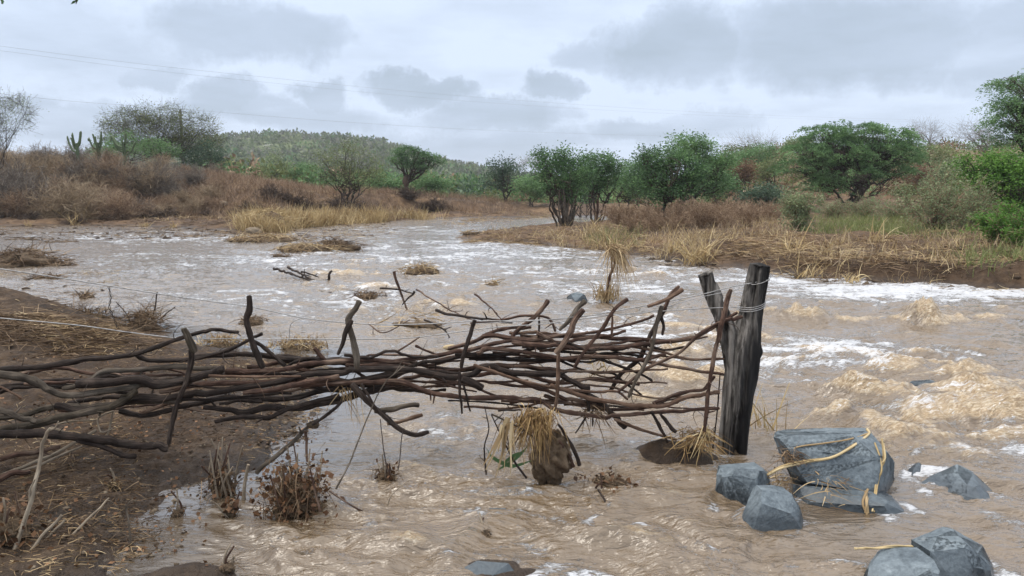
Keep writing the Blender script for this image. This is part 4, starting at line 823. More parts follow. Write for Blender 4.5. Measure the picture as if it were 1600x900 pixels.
# pebbles and clods
M['clod'] = straw_mat('mud_clod', (.04, .026, .016), (.09, .062, .04), (.22, .175, .125), .8)
b = scat([(0, 480, 565, 700, 900, 0), (0, 330, 700, 890, 450, 0), (0, 200, 480, 560, 200, 0), (0, 420, 320, 350, 260, 0), (360, 420, 300, 345, 200, 0), (1000, 1600, 380, 436, 120, 0)], 16)
rg = np.random.default_rng(16); mb = MB(); bs = np.array([(0, 0, 1), (1, 0, 0), (0, 1, 0), (-1, 0, 0), (0, -1, 0), (0, 0, -1)], float); fs = np.array([(0, 1, 2), (0, 2, 3), (0, 3, 4), (0, 4, 1), (5, 2, 1), (5, 3, 2), (5, 4, 3), (5, 1, 4)])
N = len(b); sz = np.where(b[:, 1] > 12, .05, .008) * rg.uniform(.4, 1.6, N) ** 1.8; V = bs[None] * sz[:, None, None] * rg.uniform(.6, 1.3, (N, 6, 1)) * np.array([1.2, 1, .6]) + b[:, None] + rg.normal(size=(N, 6, 3)) * sz[:, None, None] * .2
mb.add(V, (fs[None] + np.arange(N)[:, None, None] * 6).reshape(-1, 3), np.repeat(rg.uniform(0, 1, N), 6)); tag(mb.build('pebbles', M['clod'], useuv=False), kind='stuff')
M['mop'] = straw_mat('matted_straw', (.07, .04, .02), (.25, .15, .065), (.50, .35, .16))
# ================================================================ the brushwood barrier
def FD(px): return it(px, [-400, -100, 0, 270, 1160], [3.8, 4.02, 4.1, 4.36, 4.68])
BG = 'branches woven into the brushwood barrier'
BR = '''
dark branch running highest at the left edge, its splintered tip reaching the pale cut stake|w_dark|13 6|-.05|-60,583 0,578 67,572 133,562 210,553 267,533 300,522 327,516 353,518 373,519
dark side branch forking off below the topmost left branch and rising behind the knobbed stake|w_dark|8 6|.03|210,553 233,562 290,562 330,555 363,545 397,528 410,521
gnarled pale-backed branch dipping like an elbow at the far left|w_grey|15 10|-.08|10,584 44,592 73,607 105,616 159,610 208,604 250,602 300,596
twisted pale branch with an arched hump, left of the pale cut stake|w_grey|9 9|.02|98,607 137,597 166,580 208,577 250,574 288,573 348,577
thick charred branch sagging between the twisted pale branch and the broken orange-ended stump|w_dark|17 14|-.1|120,600 171,597 220,593 244,601 269,599 300,590 331,581 350,577
very long branch climbing from a broken orange end to the upper right of the barrier|w_brown|12 6|0|352,580 387,581 446,577 480,569 507,567 543,563 600,565 634,563 687,555 733,546 765,537 800,532 837,531 874,525 912,521 952,514 1000,502 1022,493
smooth dark branch lying just above the broken orange end, behind the knobbed stake|w_dark|9 9|.08|300,560 360,554 421,557 494,563 530,566
long branch from lower left that flattens under the middle of the barrier|w_dark|12 11|-.06|86,634 150,640 208,624 250,623 287,618 323,615 372,606 433,599 480,588 530,583 562,580 624,577 656,582 702,590 733,585 765,576 808,580 866,584 894,595 921,606
thickest greenish-grey branch at the lower left, sloping up to a stub|w_green|18 12|-.12|-60,684 0,673 49,665 98,653 147,641 181,631 205,616 214,609
straight grey-backed branch lying just above the thickest greenish one|w_green|11 10|-.02|-20,655 37,648 86,637 147,635 200,629 269,626 300,620
blackened lowest branch at the far left, its blunt end in front of the mud|w_dark|15 15|-.2|-60,682 0,679 67,678 110,683 160,692 213,697 262,700
black splinter split off under the blackened lowest branch|w_dark|8 9|-.2|120,688 160,699 187,710 213,713
short branch end with a pale wet back at the left edge above the greenish one|w_grey|10 11|-.18|-40,622 0,641 29,653 57,659
dark rod entering from the left edge behind the elbow of the gnarled branch|w_dark|7 7|.1|-50,606 0,602 34,599 90,594 140,596
charred rod below the elbow of the gnarled branch at the left edge|w_dark|9 7|.08|-50,622 0,614 25,606 61,604 100,606
reddish brown twig pointing down at the left edge|w_red|4 3|-.2|-30,596 0,604 24,616 34,622
reddish broken branch crossing under the greenish stub|w_red|8 7|.05|190,644 215,648 240,640 258,632 275,628
dark lower branch that runs from the greenish stub far into the middle and dips there|w_dark|9 12|.06|186,642 220,648 250,643 287,636 348,621 377,621 409,622 446,622 482,615 519,606 550,598 580,592 620,585
long smooth brown branch forming the lower edge of the barrier up to the forked post|w_brown|12 8|-.1|470,602 530,599 593,597 624,597 649,604 674,613 718,618 800,622 837,625 866,638 912,648 952,651 1021,645 1057,643 1124,638
wet black branch sagging lowest across the mud, left of the middle|w_dark|10 13|.0|318,636 360,640 380,645 421,638 463,638 494,632 519,628 543,621 573,612 613,604 640,600
second wet black branch just under the sagging one, ending left of it|w_dark|8 9|-.08|336,659 367,655 397,651 421,654 446,643 494,628 530,618
thick black limb hanging out of the barrier and bending into the water|w_dark|13 9|-.12|550,600 573,627 600,650 627,673 647,678 670,675
thinner black prong hanging beside the thick limb in the middle|w_dark|6 4|-.16|565,600 575,618 587,637 603,656 622,668
thin dark stick slanting from the barrier down to the reddish clod at the water's edge|w_dark|6 5|-.1|538,624 520,640 500,655 488,664
cut log end lying in the stream behind the hanging limb|w_grey|10 11|.35|585,643 610,639 640,634 655,633
brown driftwood stick lying just under the cut log end in the stream|w_red|8 8|.3|605,662 625,659 645,652 660,648
thick black branch buried in the middle of the pack, left of the double prong|w_dark|15 15|.12|470,572 500,569 547,566 600,572 640,570
thin straight rod on top of the pack, just right of the leaning double prong|w_brown|5 4|.1|545,561 562,557 593,554 662,556
rounded brown rod in the middle of the pack, right below the double prong|w_brown|8 8|.02|540,570 562,572 618,574 650,578
narrow dark rod under the middle of the pack with a reddish belly|w_red|6 5|-.02|470,602 500,600 545,600 590,599 640,602
brown branch ending in a hooked tip below the middle of the pack|w_brown|5 4|.05|610,594 656,596 687,599 712,605 745,612
smooth dark branch weaving upward through the middle, left of the thin hanging stake|w_dark|8 7|.04|620,580 634,576 662,566 687,563 718,557 749,558 790,556
long even branch crossing the right half just below the climbing one|w_brown|9 8|-.04|745,552 764,547 808,550 866,557 912,556 952,558 1000,561 1040,554
smooth greyish branch that ends highest against the forked post after crossing the right half|w_brown|11 7|-.02|800,534 825,537 866,540 894,544 938,544 967,543 1000,539 1067,531 1090,524 1120,508 1152,488
straight branch rising steeply through the right part toward the forked post's crotch|w_brown|6 8|-.14|964,613 1007,578 1060,553 1092,524 1128,503 1160,495
tall crooked stake that leans against the left side of the forked post|w_brown|11 8|-.2|1142,452 1132,486 1121,535 1110,599 1104,650 1099,684
thin dark upright rod between the tall crooked stake and the forked post|w_dark|3 3.5|-.1|1125,586 1121,642 1117,680 1114,706
grey slanting stake of the tallest cross in the right part|w_grey|9 8|-.18|1034,478 1026,510 1003,578 982,621
forked pale tip laid over the top of the grey slanting stake|w_red|8 10|-.2|1012,479 1042,467 1056,459 1067,452
short broken brown tip sticking up behind the forked pale tip|w_brown|9 7|-.1|1037,484 1046,466 1061,447
dark curved stake crossing behind the grey slanting one|w_dark|9 9|.1|1040,480 1021,515 1007,542 996,563 968,588 954,611
short dark peg hanging from the top of the tall cross|w_dark|7 5|-.12|1033,492 1036,510 1035,524
dark slanting stake with a pointed peg, between the two crosses in the right half|w_brown|9 7|-.1|981,467 966,478 956,490 944,510 929,530 912,552 897,575
pointed peg hanging from the dark slanting stake in the right half|w_brown|5 4|-.16|957,487 957,508 956,528
smooth pale-brown stake with a cut top leaning over the barrier, right of centre|w_brown|13 11|-.22|912,484 900,502 884,530 868,552
straight lighter rod standing under the smooth cut stake|w_red|9 8|-.18|873,550 873,580 872,602 867,638
grey weathered stake tip directly behind the smooth cut stake|w_grey|11 8|-.08|915,470 903,481 890,500 874,516
sharp leaning stake tip left of the weathered one, with a peg below it|w_brown|9 9|.05|857,469 847,482 832,497 812,514 796,532
thin peg hanging straight down from the sharp leaning stake|w_dark|4 4|.02|842,496 842,512 841,527
thin arched branch spanning the top of the barrier, right of the straw heap|w_brown|5 6|.15|735,505 760,503 793,498 819,492 851,495 862,505 868,518
smooth bent branch rising behind the arch to the right of the straw heap|w_brown|9 7|.1|700,545 740,535 767,521 793,515 830,511
straight dark branch in the upper right half, hidden by others at both ends|w_dark|9 8|.06|733,560 750,561 808,561 866,563 905,562
light reddish branch with an S-bend in the lower right of the pack|w_red|7 5|-.12|740,570 767,579 808,593 866,606 923,612 952,611 967,613 981,624
dark branch slanting down to the right, just under the S-bend branch|w_brown|10 8|-.02|760,574 793,587 837,605 880,621 912,628 940,634
orange-brown stripped branch curving up at its right end, near the post|w_red|9 9|-.16|860,602 880,608 923,622 967,628 1000,634 1039,636 1074,621 1100,617 1124,613
short thick branch rising behind the stripped one at the right end of the pack|w_brown|8 7|.05|1020,630 1050,618 1078,610 1099,608 1109,598 1117,588
wavy thin branch looping over the churning water, left of the grey slanting stake|w_brown|5 4|.15|870,582 880,579 906,576 929,584 952,590 966,588
wavy branch that drops from the long even one toward the foot of the tall cross|w_dark|5 5|.12|868,560 900,573 926,582 958,584 974,598 1003,618
straight dark thin rod pointing down at the foot of the tall cross|w_dark|6 5|.02|920,557 950,566 985,578 1019,595
thick dark hooked limb at the lower right of the pack|w_dark|13 11|-.02|905,612 938,625 952,636 967,654 978,668
slanting brown rod from the hooked limb down to the mud bar|w_red|7 6|-.05|960,655 985,665 1021,677 1057,687
dark peg driven down into the mud bar|w_dark|7 6|-.14|1017,643 1030,665 1043,692
short pointed dark slab hanging to the right of the peg in the mud bar|w_dark|6 10|-.16|1032,647 1040,657 1050,668 1056,675
short dark stump hanging under the middle of the right half|w_dark|9 8|-.05|917,612 919,626 920,643
thin black twig poking down to the left of the short dark stump|w_dark|4 3|-.08|917,650 908,664 899,677
thin straight peg to the right of the short dark stump|w_dark|4 3|-.1|926,640 926,652 926,666
dark upright stake with a frayed top, right of the straw heap|w_dark|9 8|-.15|742,500 736,518 730,536 723,557 721,575
thin black stake end hanging below the frayed upright|w_dark|6 5|-.14|718,580 719,610 722,646
second thin black stake end, splayed to the right of the frayed one|w_dark|4 4|-.12|724,600 729,619 735,643
stubby black log end poking out below the pack, right of the hanging stake ends|w_dark|15 15|-.1|722,592 738,600 754,607
tall leaning stake with a pointed tip and its foot buried, left of centre|w_grey|11 11|-.2|562,470 552,486 547,505 554,532 559,558 558,575
dark slender prong hung over the wire beside the tall leaning stake|w_dark|9 6|-.25|549,500 541,518 535,538 528,554
dark upright stake with a swollen knob, in the left half|w_dark|10 11|-.18|389,462 391,484 386,499 389,515 394,533 402,556 411,575
dark rod propped behind the knobbed stake, falling to the right|w_dark|6 7|.05|397,533 421,551 446,572
short blunt peg sticking up between the knobbed stake and the tall leaning one|w_brown|7 8|.05|491,544 499,552 508,563
pale grey stake with a sawn top, leaning left over the highest branch|w_green|11 13|-.22|287,513 293,526 304,550
dark stake running down from the sawn pale one to the mud|w_dark|10 8|-.16|299,545 292,587 284,610 274,640 263,695
thin grey rod standing behind the pack, pointing up right toward the log-strewn water|w_brown|3.5 4|.12|656,526 640,537 618,551
thin brown rod with a side bud, left of the orange wood chip|w_brown|5 4|.1|649,540 662,546 674,551 690,556
orange splintered strip of bare wood in the left half of the pack|w_red|5 4|-.14|326,587 370,588 397,589 430,588 470,588
slim grey-brown branch under the orange splintered strip|w_brown|9 9|-.04|250,612 287,605 323,601 372,599 433,596 480,594
brown branch with a wet sheen crossing lowest beneath the left half|w_brown|9 10|-.1|380,614 421,611 458,604 485,596 530,588
short dark rod under the left half, above the sagging black branches|w_dark|6 6|.02|343,631 377,626 410,628
slender rod rising to the right under the climbing branch, right of centre|w_brown|6 5|.08|640,572 690,560 740,552 780,543 840,537
stiff dark rod between the two long crossing branches of the right half|w_dark|7 6|.1|840,545 900,550 950,552 1000,556
crooked brown branch low in the right half, just above the smooth lower edge branch|w_brown|8 7|.04|850,618 900,632 950,640 1000,638 1060,628
thin dark branch seen between the pack and the smooth lower edge branch, right of centre|w_dark|4 4|.08|700,626 760,628 800,632 850,640
'''
for i, ln in enumerate([l for l in BR.strip().split('\n') if l]):
    lab, mt, w, off, pts = ln.split('|'); w0, w1 = map(float, w.split()); off = float(off)
    pp = np.array([[float(a) for a in p.split(',')] for p in pts.split()]); rg = np.random.default_rng(500 + i)
    tl = rg.uniform(-.05, .05); sp = (pp[:, 0] - pp[:, 0].mean()) / 400
    if pp[0, 0] <= 15 and w0 > 5:      # these run on beyond the picture's left edge
        sl = (pp[1, 1] - pp[0, 1]) / max(pp[1, 0] - pp[0, 0], 1); ex = rg.uniform(180, 330); pp = np.concatenate([[[pp[0, 0] - ex, pp[0, 1] - sl * ex * .4 + rg.normal() * 6], [pp[0, 0] - ex * .5, pp[0, 1] - sl * ex * .3]], pp]); sp = (pp[:, 0] - pp[:, 0].mean()) / 400
    D = FD(pp[:, 0]) + off + tl * sp
    W3 = np.stack([P(a, b, d_) for (a, b), d_ in zip(pp, D)]); L = np.linalg.norm(np.diff(W3, axis=0), axis=1).sum(); nn = max(10, int(L / .013))
    c = spline(W3, nn); k = D.mean() / FPX / 2
    nk = max(3, int(L / .11)); kx = np.concatenate([[0], np.sort(rg.uniform(0, 1, nk)), [1]])
    wob = np.stack([np.interp(np.linspace(0, 1, nn), kx, rg.normal(size=nk + 2)) for q in range(3)], -1) * k * min(w0, w1) * .32; wob[1:-1] = (wob[:-2] + wob[1:-1] * 2 + wob[2:]) / 4
    wob *= np.minimum(1, np.minimum(np.arange(nn), nn - 1 - np.arange(nn)) / 4)[:, None]; c = c + wob
    r = np.linspace(w0, w1, nn) * (.86 - .14 * (pp[:, 0].mean() > 560)) * k * np.minimum(1, .72 + np.minimum(np.arange(nn) + 1, nn - np.arange(nn)) / 7) * (1 + .10 * pn(np.arange(nn) * .14, np.full(nn, i * 1.7), 300))
    # knots and a tapering end
    for q in range(rg.integers(1, 4)):
        u = rg.integers(0, nn); r *= 1 + .13 * np.exp(-((np.arange(nn) - u) / 2.5) ** 2)
    mb = MB(); tube(mb, c, r, 16, .4, lump=.2, seed=i)
    tw = []
    if L > .5:
        for q in range(int(L * rg.uniform(1.5, 4))):   # broken twig stubs
            u = rg.integers(4, nn - 3); d_ = norm(rg.normal(size=3) + np.array([0, -.3, 0])); l_ = rg.uniform(.02, .07)
            tube(mb, np.array([c[u], c[u] + d_ * l_ * .5, c[u] + d_ * l_]), np.array([r[u] * .5, r[u] * .4, r[u] * .25]), 6, .5, seed=q)
        for q in range(int(L * rg.uniform(2.0, 5.0))):   # fine side twigs
            u = rg.integers(4, nn - 3); d_ = norm(rg.normal(size=3) + norm(c[u + 1] - c[u]) * 1.2); l_ = rg.uniform(.05, .20)
            tube(mb, spline([c[u], c[u] + d_ * l_ * .5 + rg.normal(size=3) * l_ * .12, c[u] + d_ * l_ + rg.normal(size=3) * l_ * .15], 6), np.linspace(.0028, .001, 6), 5, .5, seed=q)
    o_ = mb.build('branch', M[mt]); tag(o_, lab, 'branch', BG)
    ctr = c[nn // 2]; o_.data.transform(Matrix.Translation(-Vector(ctr))); o_.location = ctr

rg = np.random.default_rng(900)
def filler(x0, x1, ya, yb, n_, lab, mats):
    for q in range(n_):
        L_ = rg.uniform(120, 330); cx = rg.uniform(x0, x1); ax, bx = cx - L_ / 2, cx + L_ / 2; yy = rg.uniform(ya, yb); sl = rg.normal() * .05
        xs = np.linspace(ax, bx, 5); ys = yy + (xs - cx) * sl + rg.normal(size=5) * 5; off = rg.uniform(-.05, .2)
        c = spline(np.stack([P(a, b, float(FD(a)) + off) for a, b in zip(xs, ys)]), 50); c[:, :] += np.stack([pn(np.arange(50) * .2, np.full(50, q * 3.1 + z * 5), 400 + q) for z in range(3)], -1) * .008
        w = rg.uniform(4, 8); r = np.linspace(w, w * rg.uniform(.5, .9), 50) * 4.5 / FPX / 2; mb = MB(); tube(mb, c - c[25], r, 10, .4, lump=.25, seed=q); tag(mb.build('branch', M[mats[q % len(mats)]], loc=c[25]), lab, 'branch', BG)
filler(850, 1010, 525, 642, 20, 'thin brown branch partly buried in the right half of the barrier', ['w_brown', 'w_dark', 'w_brown', 'w_red'])
filler(480, 760, 552, 612, 16, 'thin dark branch partly buried in the middle of the barrier', ['w_dark', 'w_brown'])
filler(60, 330, 575, 650, 9, 'dark branch partly buried in the left end of the barrier', ['w_dark', 'w_brown'])
# ---------------------------------------------------------------- forked charred post
pm, nt, o = new_mat('charred_post_wood'); n = NT(nt); tcx = n.n('ShaderNodeTexCoord').outputs['Object']
g1 = n.noise(n.map(tcx, (30, 30, 2.2)), 1, 6, .65, .4); g2 = n.noise(n.map(tcx, (9, 9, 1.6)), 1, 4, .6, .3); g3 = n.noise(n.map(tcx, (90, 90, 6)), 1, 3, .6)
sp = n.n('ShaderNodeSeparateXYZ'); n.l(tcx, sp.inputs[0])
grey = n.ramp(g1, [(.38, (.02, .017, .015)), (.5, (.10, .09, .08)), (.62, (.28, .255, .23))])
chf = n.m('MULTIPLY', n.m('SUBTRACT', n.m('ADD', n.m('ADD', g2, n.m('MULTIPLY', n.m('SUBTRACT', g1, .5), .5)), n.m('MULTIPLY', n.m('SUBTRACT', sp.outputs[0], .02), 2.2)), n.m('ADD', .40, n.m('MULTIPLY', sp.outputs[2], .16))), 9, clamp=True)
col = n.mix(n.m('MULTIPLY', chf, .93), grey, (.014, .0135, .014))
nr = n.bump(g1, 1, .012); nr = n.bump(g3, .6, .004, nr)
n.bsdf(o, col, .8, nr, .2)
def pxw(pts, D):
    w = np.array([p[2] for p in pts]) * D / FPX / 2; return np.stack([P(p[0], p[1], D + (p[3] if len(p) > 3 else 0)) for p in pts]), w
PD = 4.7
A, ra = pxw([(1142, 800, 50), (1143, 720, 44), (1149, 650, 45), (1157, 590, 52), (1164, 545, 54), (1172, 500, 42), (1179, 460, 36), (1188, 414, 31)], PD)
B, rb = pxw([(1152, 600, 30), (1147, 560, 36), (1137, 520, 31), (1124, 485, 30), (1112, 455, 26), (1102, 427, 23)], PD)
A2 = spline(A, 60); B2 = spline(B, 40); mb = MB(); org = P(1145, 705, PD); base_p = np.array([org[0], org[1], 0])
tube(mb, A2 - base_p, np.interp(np.linspace(0, 7, 60), range(8), ra), 40, .3, lump=.10, seed=2); tube(mb, B2 - base_p, np.interp(np.linspace(0, 5, 40), range(6), rb), 36, .3, lump=.10, seed=7)
tmp = mb.build('fence_post', pm, loc=base_p, useuv=False)
rm = tmp.modifiers.new('r', 'REMESH'); rm.mode = 'VOXEL'; rm.voxel_size = .0055
dg = bpy.context.evaluated_depsgraph_get(); me = bpy.data.meshes.new_from_object(tmp.evaluated_get(dg)); tmp.modifiers.clear(); tmp.data = me
me.materials.clear(); me.materials.append(pm)
co = np.empty(len(me.vertices) * 3, np.float32); me.vertices.foreach_get('co', co); co = co.reshape(-1, 3); nrm = np.empty_like(co).ravel(); me.vertices.foreach_get('normal', nrm); nrm = nrm.reshape(-1, 3)
dsp = np.array([mnoise.noise(Vector((v[0] * 38, v[1] * 38, v[2] * 2.0))) * .5 + mnoise.noise(Vector((v[0] * 16, v[1] * 16, v[2] * 1.3 + 9))) for v in co])
crk = np.where(dsp < -.06, (dsp + .06) * .10, dsp * .006); side = 1 - np.abs(nrm[:, 2]) ** 3
co = co + nrm * (crk * side)[:, None] + nrm * (np.random.default_rng(1).normal(size=len(co)) * .0004)[:, None]
me.vertices.foreach_set('co', co.astype(np.float32).ravel()); me.update(); me.polygons.foreach_set('use_smooth', np.ones(len(me.polygons), bool))
tag(tmp, 'thick charred forked fence post standing in the water at the right end of the barrier', 'fence post')

# ---------------------------------------------------------------- fence wires
wm_, nt, o = new_mat('galvanised_wire'); n = NT(nt); geo = n.n('ShaderNodeNewGeometry')
b_ = n.bsdf(o, n.ramp(n.noise(geo.outputs['Position'], 40, 3), [(.3, (.26, .25, .24)), (.7, (.55, .54, .53))]), .45); b_.inputs['Metallic'].default_value = .6
def wire(pts, w, off, label, name='fence_wire'):
    pp = np.array(pts, float); W3 = np.stack([P(a, b, FD(a) + off + (p_[2] if len(p_) > 2 else 0)) for p_ in pts for a, b in [p_[:2]]]) if True else None
    mb = MB(); nn = len(pts) * 12; c = spline(W3, nn); tube(mb, c, np.full(nn, w), 6, .5); return tag(mb.build(name, wm_), label, 'wire')
w1 = wire([(-395, 372), (-60, 410), (0, 420), (60, 429), (130, 440), (280, 464), (389, 479), (470, 496), (550, 505), (640, 507), (741, 502), (820, 501), (900, 496), (1000, 479), (1092, 461), (1140, 449), (1203, 437)], .0032, -.02, 'upper strained fence wire running from the left edge to the top of the forked post')
w2 = wire([(-395, 462), (-60, 491), (0, 497), (120, 508), (200, 519), (290, 529), (390, 529), (550, 530), (640, 528), (760, 513), (860, 505), (960, 492), (1100, 482), (1160, 480)], .0030, -.05, 'lower fence wire crossing the mud hump at the left, tied round the post')
w3 = wire([(741, 506), (850, 500), (920, 493), (1000, 490), (1060, 474), (1100, 463), (1142, 455)], .0020, -.1, 'short extra wire strung between the frayed upright stake and the tall crooked stake')
def loops(parent, py, turns, r0, pxc, tilt=.02):
    a = np.linspace(0, 2 * np.pi * turns, 30 * turns); c = P(pxc, py, PD); pts = np.stack([c[0] + np.cos(a) * r0, c[1] + np.sin(a) * r0, c[2] + tilt * np.sin(a + 1) + .006 * a / 3], -1)
    mb = MB(); tube(mb, pts, np.full(len(pts), .0026), 5, .5); mb.build('wire_loop', wm_, parent)
loops(w2, 482, 3, .085, 1174); loops(w1, 438, 1, .075, 1185, .03)
tw = MB()
for q in range(2):
    cc = spline([P(170, 448, 4.4), P(173, 465, 4.4), P(171, 480, 4.4), P(178, 497, 4.4), P(184, 513, 4.4)], 60); ph = np.linspace(0, 26, 60) + q * np.pi
    tube(tw, cc + np.stack([np.cos(ph), np.sin(ph), 0 * ph], -1) * .0045, np.full(60, .002), 5, .2)
tag(tw.build('wire_stay', M['w_dark']), 'rusty twisted wire stay hanging from the upper wire at the left', 'wire')
mb = MB(); tube(mb, spline([P(474, 496, 4.5), P(458, 503, 4.5), P(453, 512, 4.5), P(452, 529, 4.5)], 20), np.full(20, .0022), 6); tag(mb.build('wire_stay', wm_), 'short bent wire stay linking both wires, left of the tall leaning stake', 'wire')

# ---------------------------------------------------------------- rocks
rkm, nt, o = new_mat('blue_grey_rock'); n = NT(nt); geo = n.n('ShaderNodeNewGeometry'); pos = geo.outputs['Position']; sp = n.n('ShaderNodeSeparateXYZ'); n.l(pos, sp.inputs[0])
r1 = n.noise(pos, 9, 6, .65, .3); r2 = n.noise(pos, 45, 5, .7); r3 = n.noise(n.map(pos, (6, 6, 26)), 1, 5, .6, .8)
col = n.ramp(n.m('ADD', n.m('MULTIPLY', r1, .5), n.m('MULTIPLY', r2, .5)), [(.30, (.045, .058, .068)), (.46, (.115, .142, .162)), (.60, (.20, .238, .262)), (.76, (.38, .42, .45))])
vein = n.m('MULTIPLY', n.m('SUBTRACT', r3, .64), 9, clamp=True); col = n.mix(n.m('MULTIPLY', vein, .35), col, (.5, .52, .52))
wet = n.m('SUBTRACT', 1.0, n.m('MULTIPLY', n.m('SUBTRACT', sp.outputs[2], n.m('MULTIPLY', r1, .08)), 1 / .05, clamp=True))
col = n.mix(n.m('MULTIPLY', wet, .65), col, (.035, .045, .055))
nr = n.bump(r1, .25, .008); nr = n.bump(r2, .7, .005, nr)
n.bsdf(o, col, n.m('SUBTRACT', .68, n.m('MULTIPLY', wet, .4)), nr, .45)
ROCKS = []
def rock(pts, label, seed, amp=.0035, bev=.004):
    """angular rock from its corner points: (px, py, distance), or (px, py) for a corner at the waterline"""
    W3 = np.stack([P(*p) if len(p) == 3 else G(p[0], p[1]) for p in pts]); wl = np.array([G(p[0], p[1]) for p in pts if len(p) == 2]); m = wl.mean(0); sk = m + (wl - m) * 1.08; sk[:, 2] = -.16
    W3 = np.concatenate([W3, sk]); c = m.copy(); c[2] = 0
    bm = bmesh.new(); [bm.verts.new(Vector(v - c)) for v in W3]; bmesh.ops.convex_hull(bm, input=bm.verts); bmesh.ops.delete(bm, geom=[v for v in bm.verts if not v.link_faces], context='VERTS')
    rc = np.random.default_rng(seed + 70)
    for _ in range(9):          # knock off corners with flat breaks
        nn_ = Vector(norm(rc.normal(size=3) * np.array([1, 1, .8]) + np.array([0, -.3, .35]))); sup = max((v.co.dot(nn_) for v in bm.verts)); low = min((v.co.dot(nn_) for v in bm.verts))
        bmesh.ops.bisect_plane(bm, geom=bm.verts[:] + bm.edges[:] + bm.faces[:], plane_co=nn_ * (sup - (sup - low) * rc.uniform(.025, .075)), plane_no=nn_, clear_outer=True)
        bmesh.ops.convex_hull(bm, input=bm.verts); bmesh.ops.delete(bm, geom=[v for v in bm.verts if not v.link_faces], context='VERTS')
    bmesh.ops.dissolve_limit(bm, angle_limit=R(7), verts=bm.verts, edges=bm.edges)
    bmesh.ops.bevel(bm, geom=bm.edges[:], offset=bev, segments=1, profile=.6, affect='EDGES', clamp_overlap=True); bmesh.ops.triangulate(bm, faces=bm.faces)
    for _ in range(6):
        long = [e for e in bm.edges if e.calc_length() > .014]
        if not long: break
        bmesh.ops.subdivide_edges(bm, edges=long, cuts=1); bmesh.ops.triangulate(bm, faces=bm.faces)
    bm.normal_update(); mv = []
    for v in bm.verts:
        q = v.co + Vector(c); nz = mnoise.fractal(q * 12 + Vector((seed, 0, 0)), .9, 2.1, 3) * amp * .6 + mnoise.fractal(q * 40 + Vector((0, seed, 0)), .8, 2.1, 3) * amp * .35
        t = (q.x * 1.1 + q.z * 2.2 + mnoise.noise(q * 5) * .25) * 9 + seed; step = abs((t % 1) - .5) * 2      # layered, chipped faces
        mv.append(v.normal * (nz + 0))
    for v, d in zip(bm.verts, mv): v.co += d
    me = bpy.data.meshes.new('rock'); bm.to_mesh(me); bm.free(); me.materials.append(rkm)
    o_ = bpy.data.objects.new('rock', me); C.objects.link(o_); o_.location = c; ROCKS.append((o_, Vector(c)))
    me.polygons.foreach_set('use_smooth', np.zeros(len(me.polygons), bool))
    return tag(o_, label, 'rock', 'broken blue-grey rocks in the stream')
rock([(1204, 682, 4.12), (1214, 674, 4.3), (1225, 671, 4.45), (1353, 667, 4.45), (1364, 680, 4.10), (1350, 677, 4.04), (1222, 700, 4.05), (1232, 727, 4.02), (1262, 754, 3.96), (1369, 771, 3.87), (1378, 716, 3.92), (1386, 706, 4.05), (1398, 722, 4.2), (1396, 758, 4.1), (1300, 752), (1385, 758), (1260, 744)], 'largest slab-sided boulder with straw wrapped round it, propped on a flat stone', 1, amp=.005)
rock([(1300, 763, 3.91), (1405, 792, 3.68), (1240, 757, 3.98), (1360, 768, 3.85), (1250, 784), (1320, 794), (1398, 810), (1415, 800), (1390, 770), (1236, 755)], 'long flat stone, half sunk, under the largest boulder', 2)
rock([(1122, 727, 4.02), (1178, 722, 4.05), (1200, 737, 3.92), (1184, 735, 3.84), (1170, 762, 3.84), (1130, 734, 3.93), (1113, 746, 3.99), (1118, 760), (1135, 780), (1185, 793), (1206, 775), (1200, 745)], 'rounded pale-topped rock at the foot of the forked post', 3)
rock([(1178, 758, 3.72), (1222, 758, 3.72), (1233, 765, 3.66), (1193, 772, 3.57), (1176, 779, 3.58), (1245, 790, 3.62), (1236, 803, 3.56), (1152, 821), (1172, 829), (1252, 827), (1259, 808), (1225, 790), (1170, 790)], 'wedge-shaped rock with a dark front face, left of the largest boulder', 4)
rock([(1503, 722, 4.16), (1486, 731, 4.2), (1512, 738, 4.06), (1515, 762, 3.98), (1434, 752), (1563, 773), (1536, 785), (1480, 783), (1510, 787), (1515, 742)], 'low pyramid-shaped rock standing alone right of the largest boulder', 5)
rock([(1468, 820, 3.2), (1490, 827, 3.14), (1424, 843, 3.14), (1455, 862, 3.0), (1492, 835, 3.02), (1526, 866, 3.0), (1566, 905), (1500, 925), (1436, 902), (1540, 855)], 'dark sharp-edged rock at the bottom right with a pale worn top', 6)
rock([(1370, 857, 3.1), (1400, 853, 3.12), (1428, 852, 3.1), (1458, 874, 2.94), (1470, 890, 2.86), (1358, 880, 3.02), (1344, 912), (1350, 945), (1480, 955), (1385, 880), (1425, 885)], 'light broad-topped rock cut by the bottom edge of the picture', 7)
rock([(903, 456, 11.6), (892, 459, 11.45), (914, 460, 11.45), (884, 466), (919, 470), (900, 474), (902, 463)], 'small smooth grey rock beside the straw-draped stalk, far out in the stream', 8, amp=.01, bev=.03)
rock([(1425, 595, 6.3), (1460, 593, 6.3), (1442, 598, 6.15), (1411, 606), (1472, 606), (1440, 613), (1440, 599)], 'lone dark rock barely above the rapids, right of centre', 9, bev=.015)
rock([(765, 794, 3.72), (790, 794, 3.72), (750, 806), (804, 806), (780, 814), (775, 799)], 'small submerged grey rock with water sliding over it, bottom centre', 10)
rock([(1435, 719, 4.42), (1415, 730), (1449, 735), (1425, 746), (1438, 726)], 'small rock tip between the largest boulder and the pyramid-shaped rock', 11)
rock([(745, 876, 3.14), (795, 880, 3.11), (700, 900), (822, 900), (745, 918), (760, 884)], 'dark wet rock breaking the surface at the bottom edge, centre', 12)
from mathutils.bvhtree import BVHTree
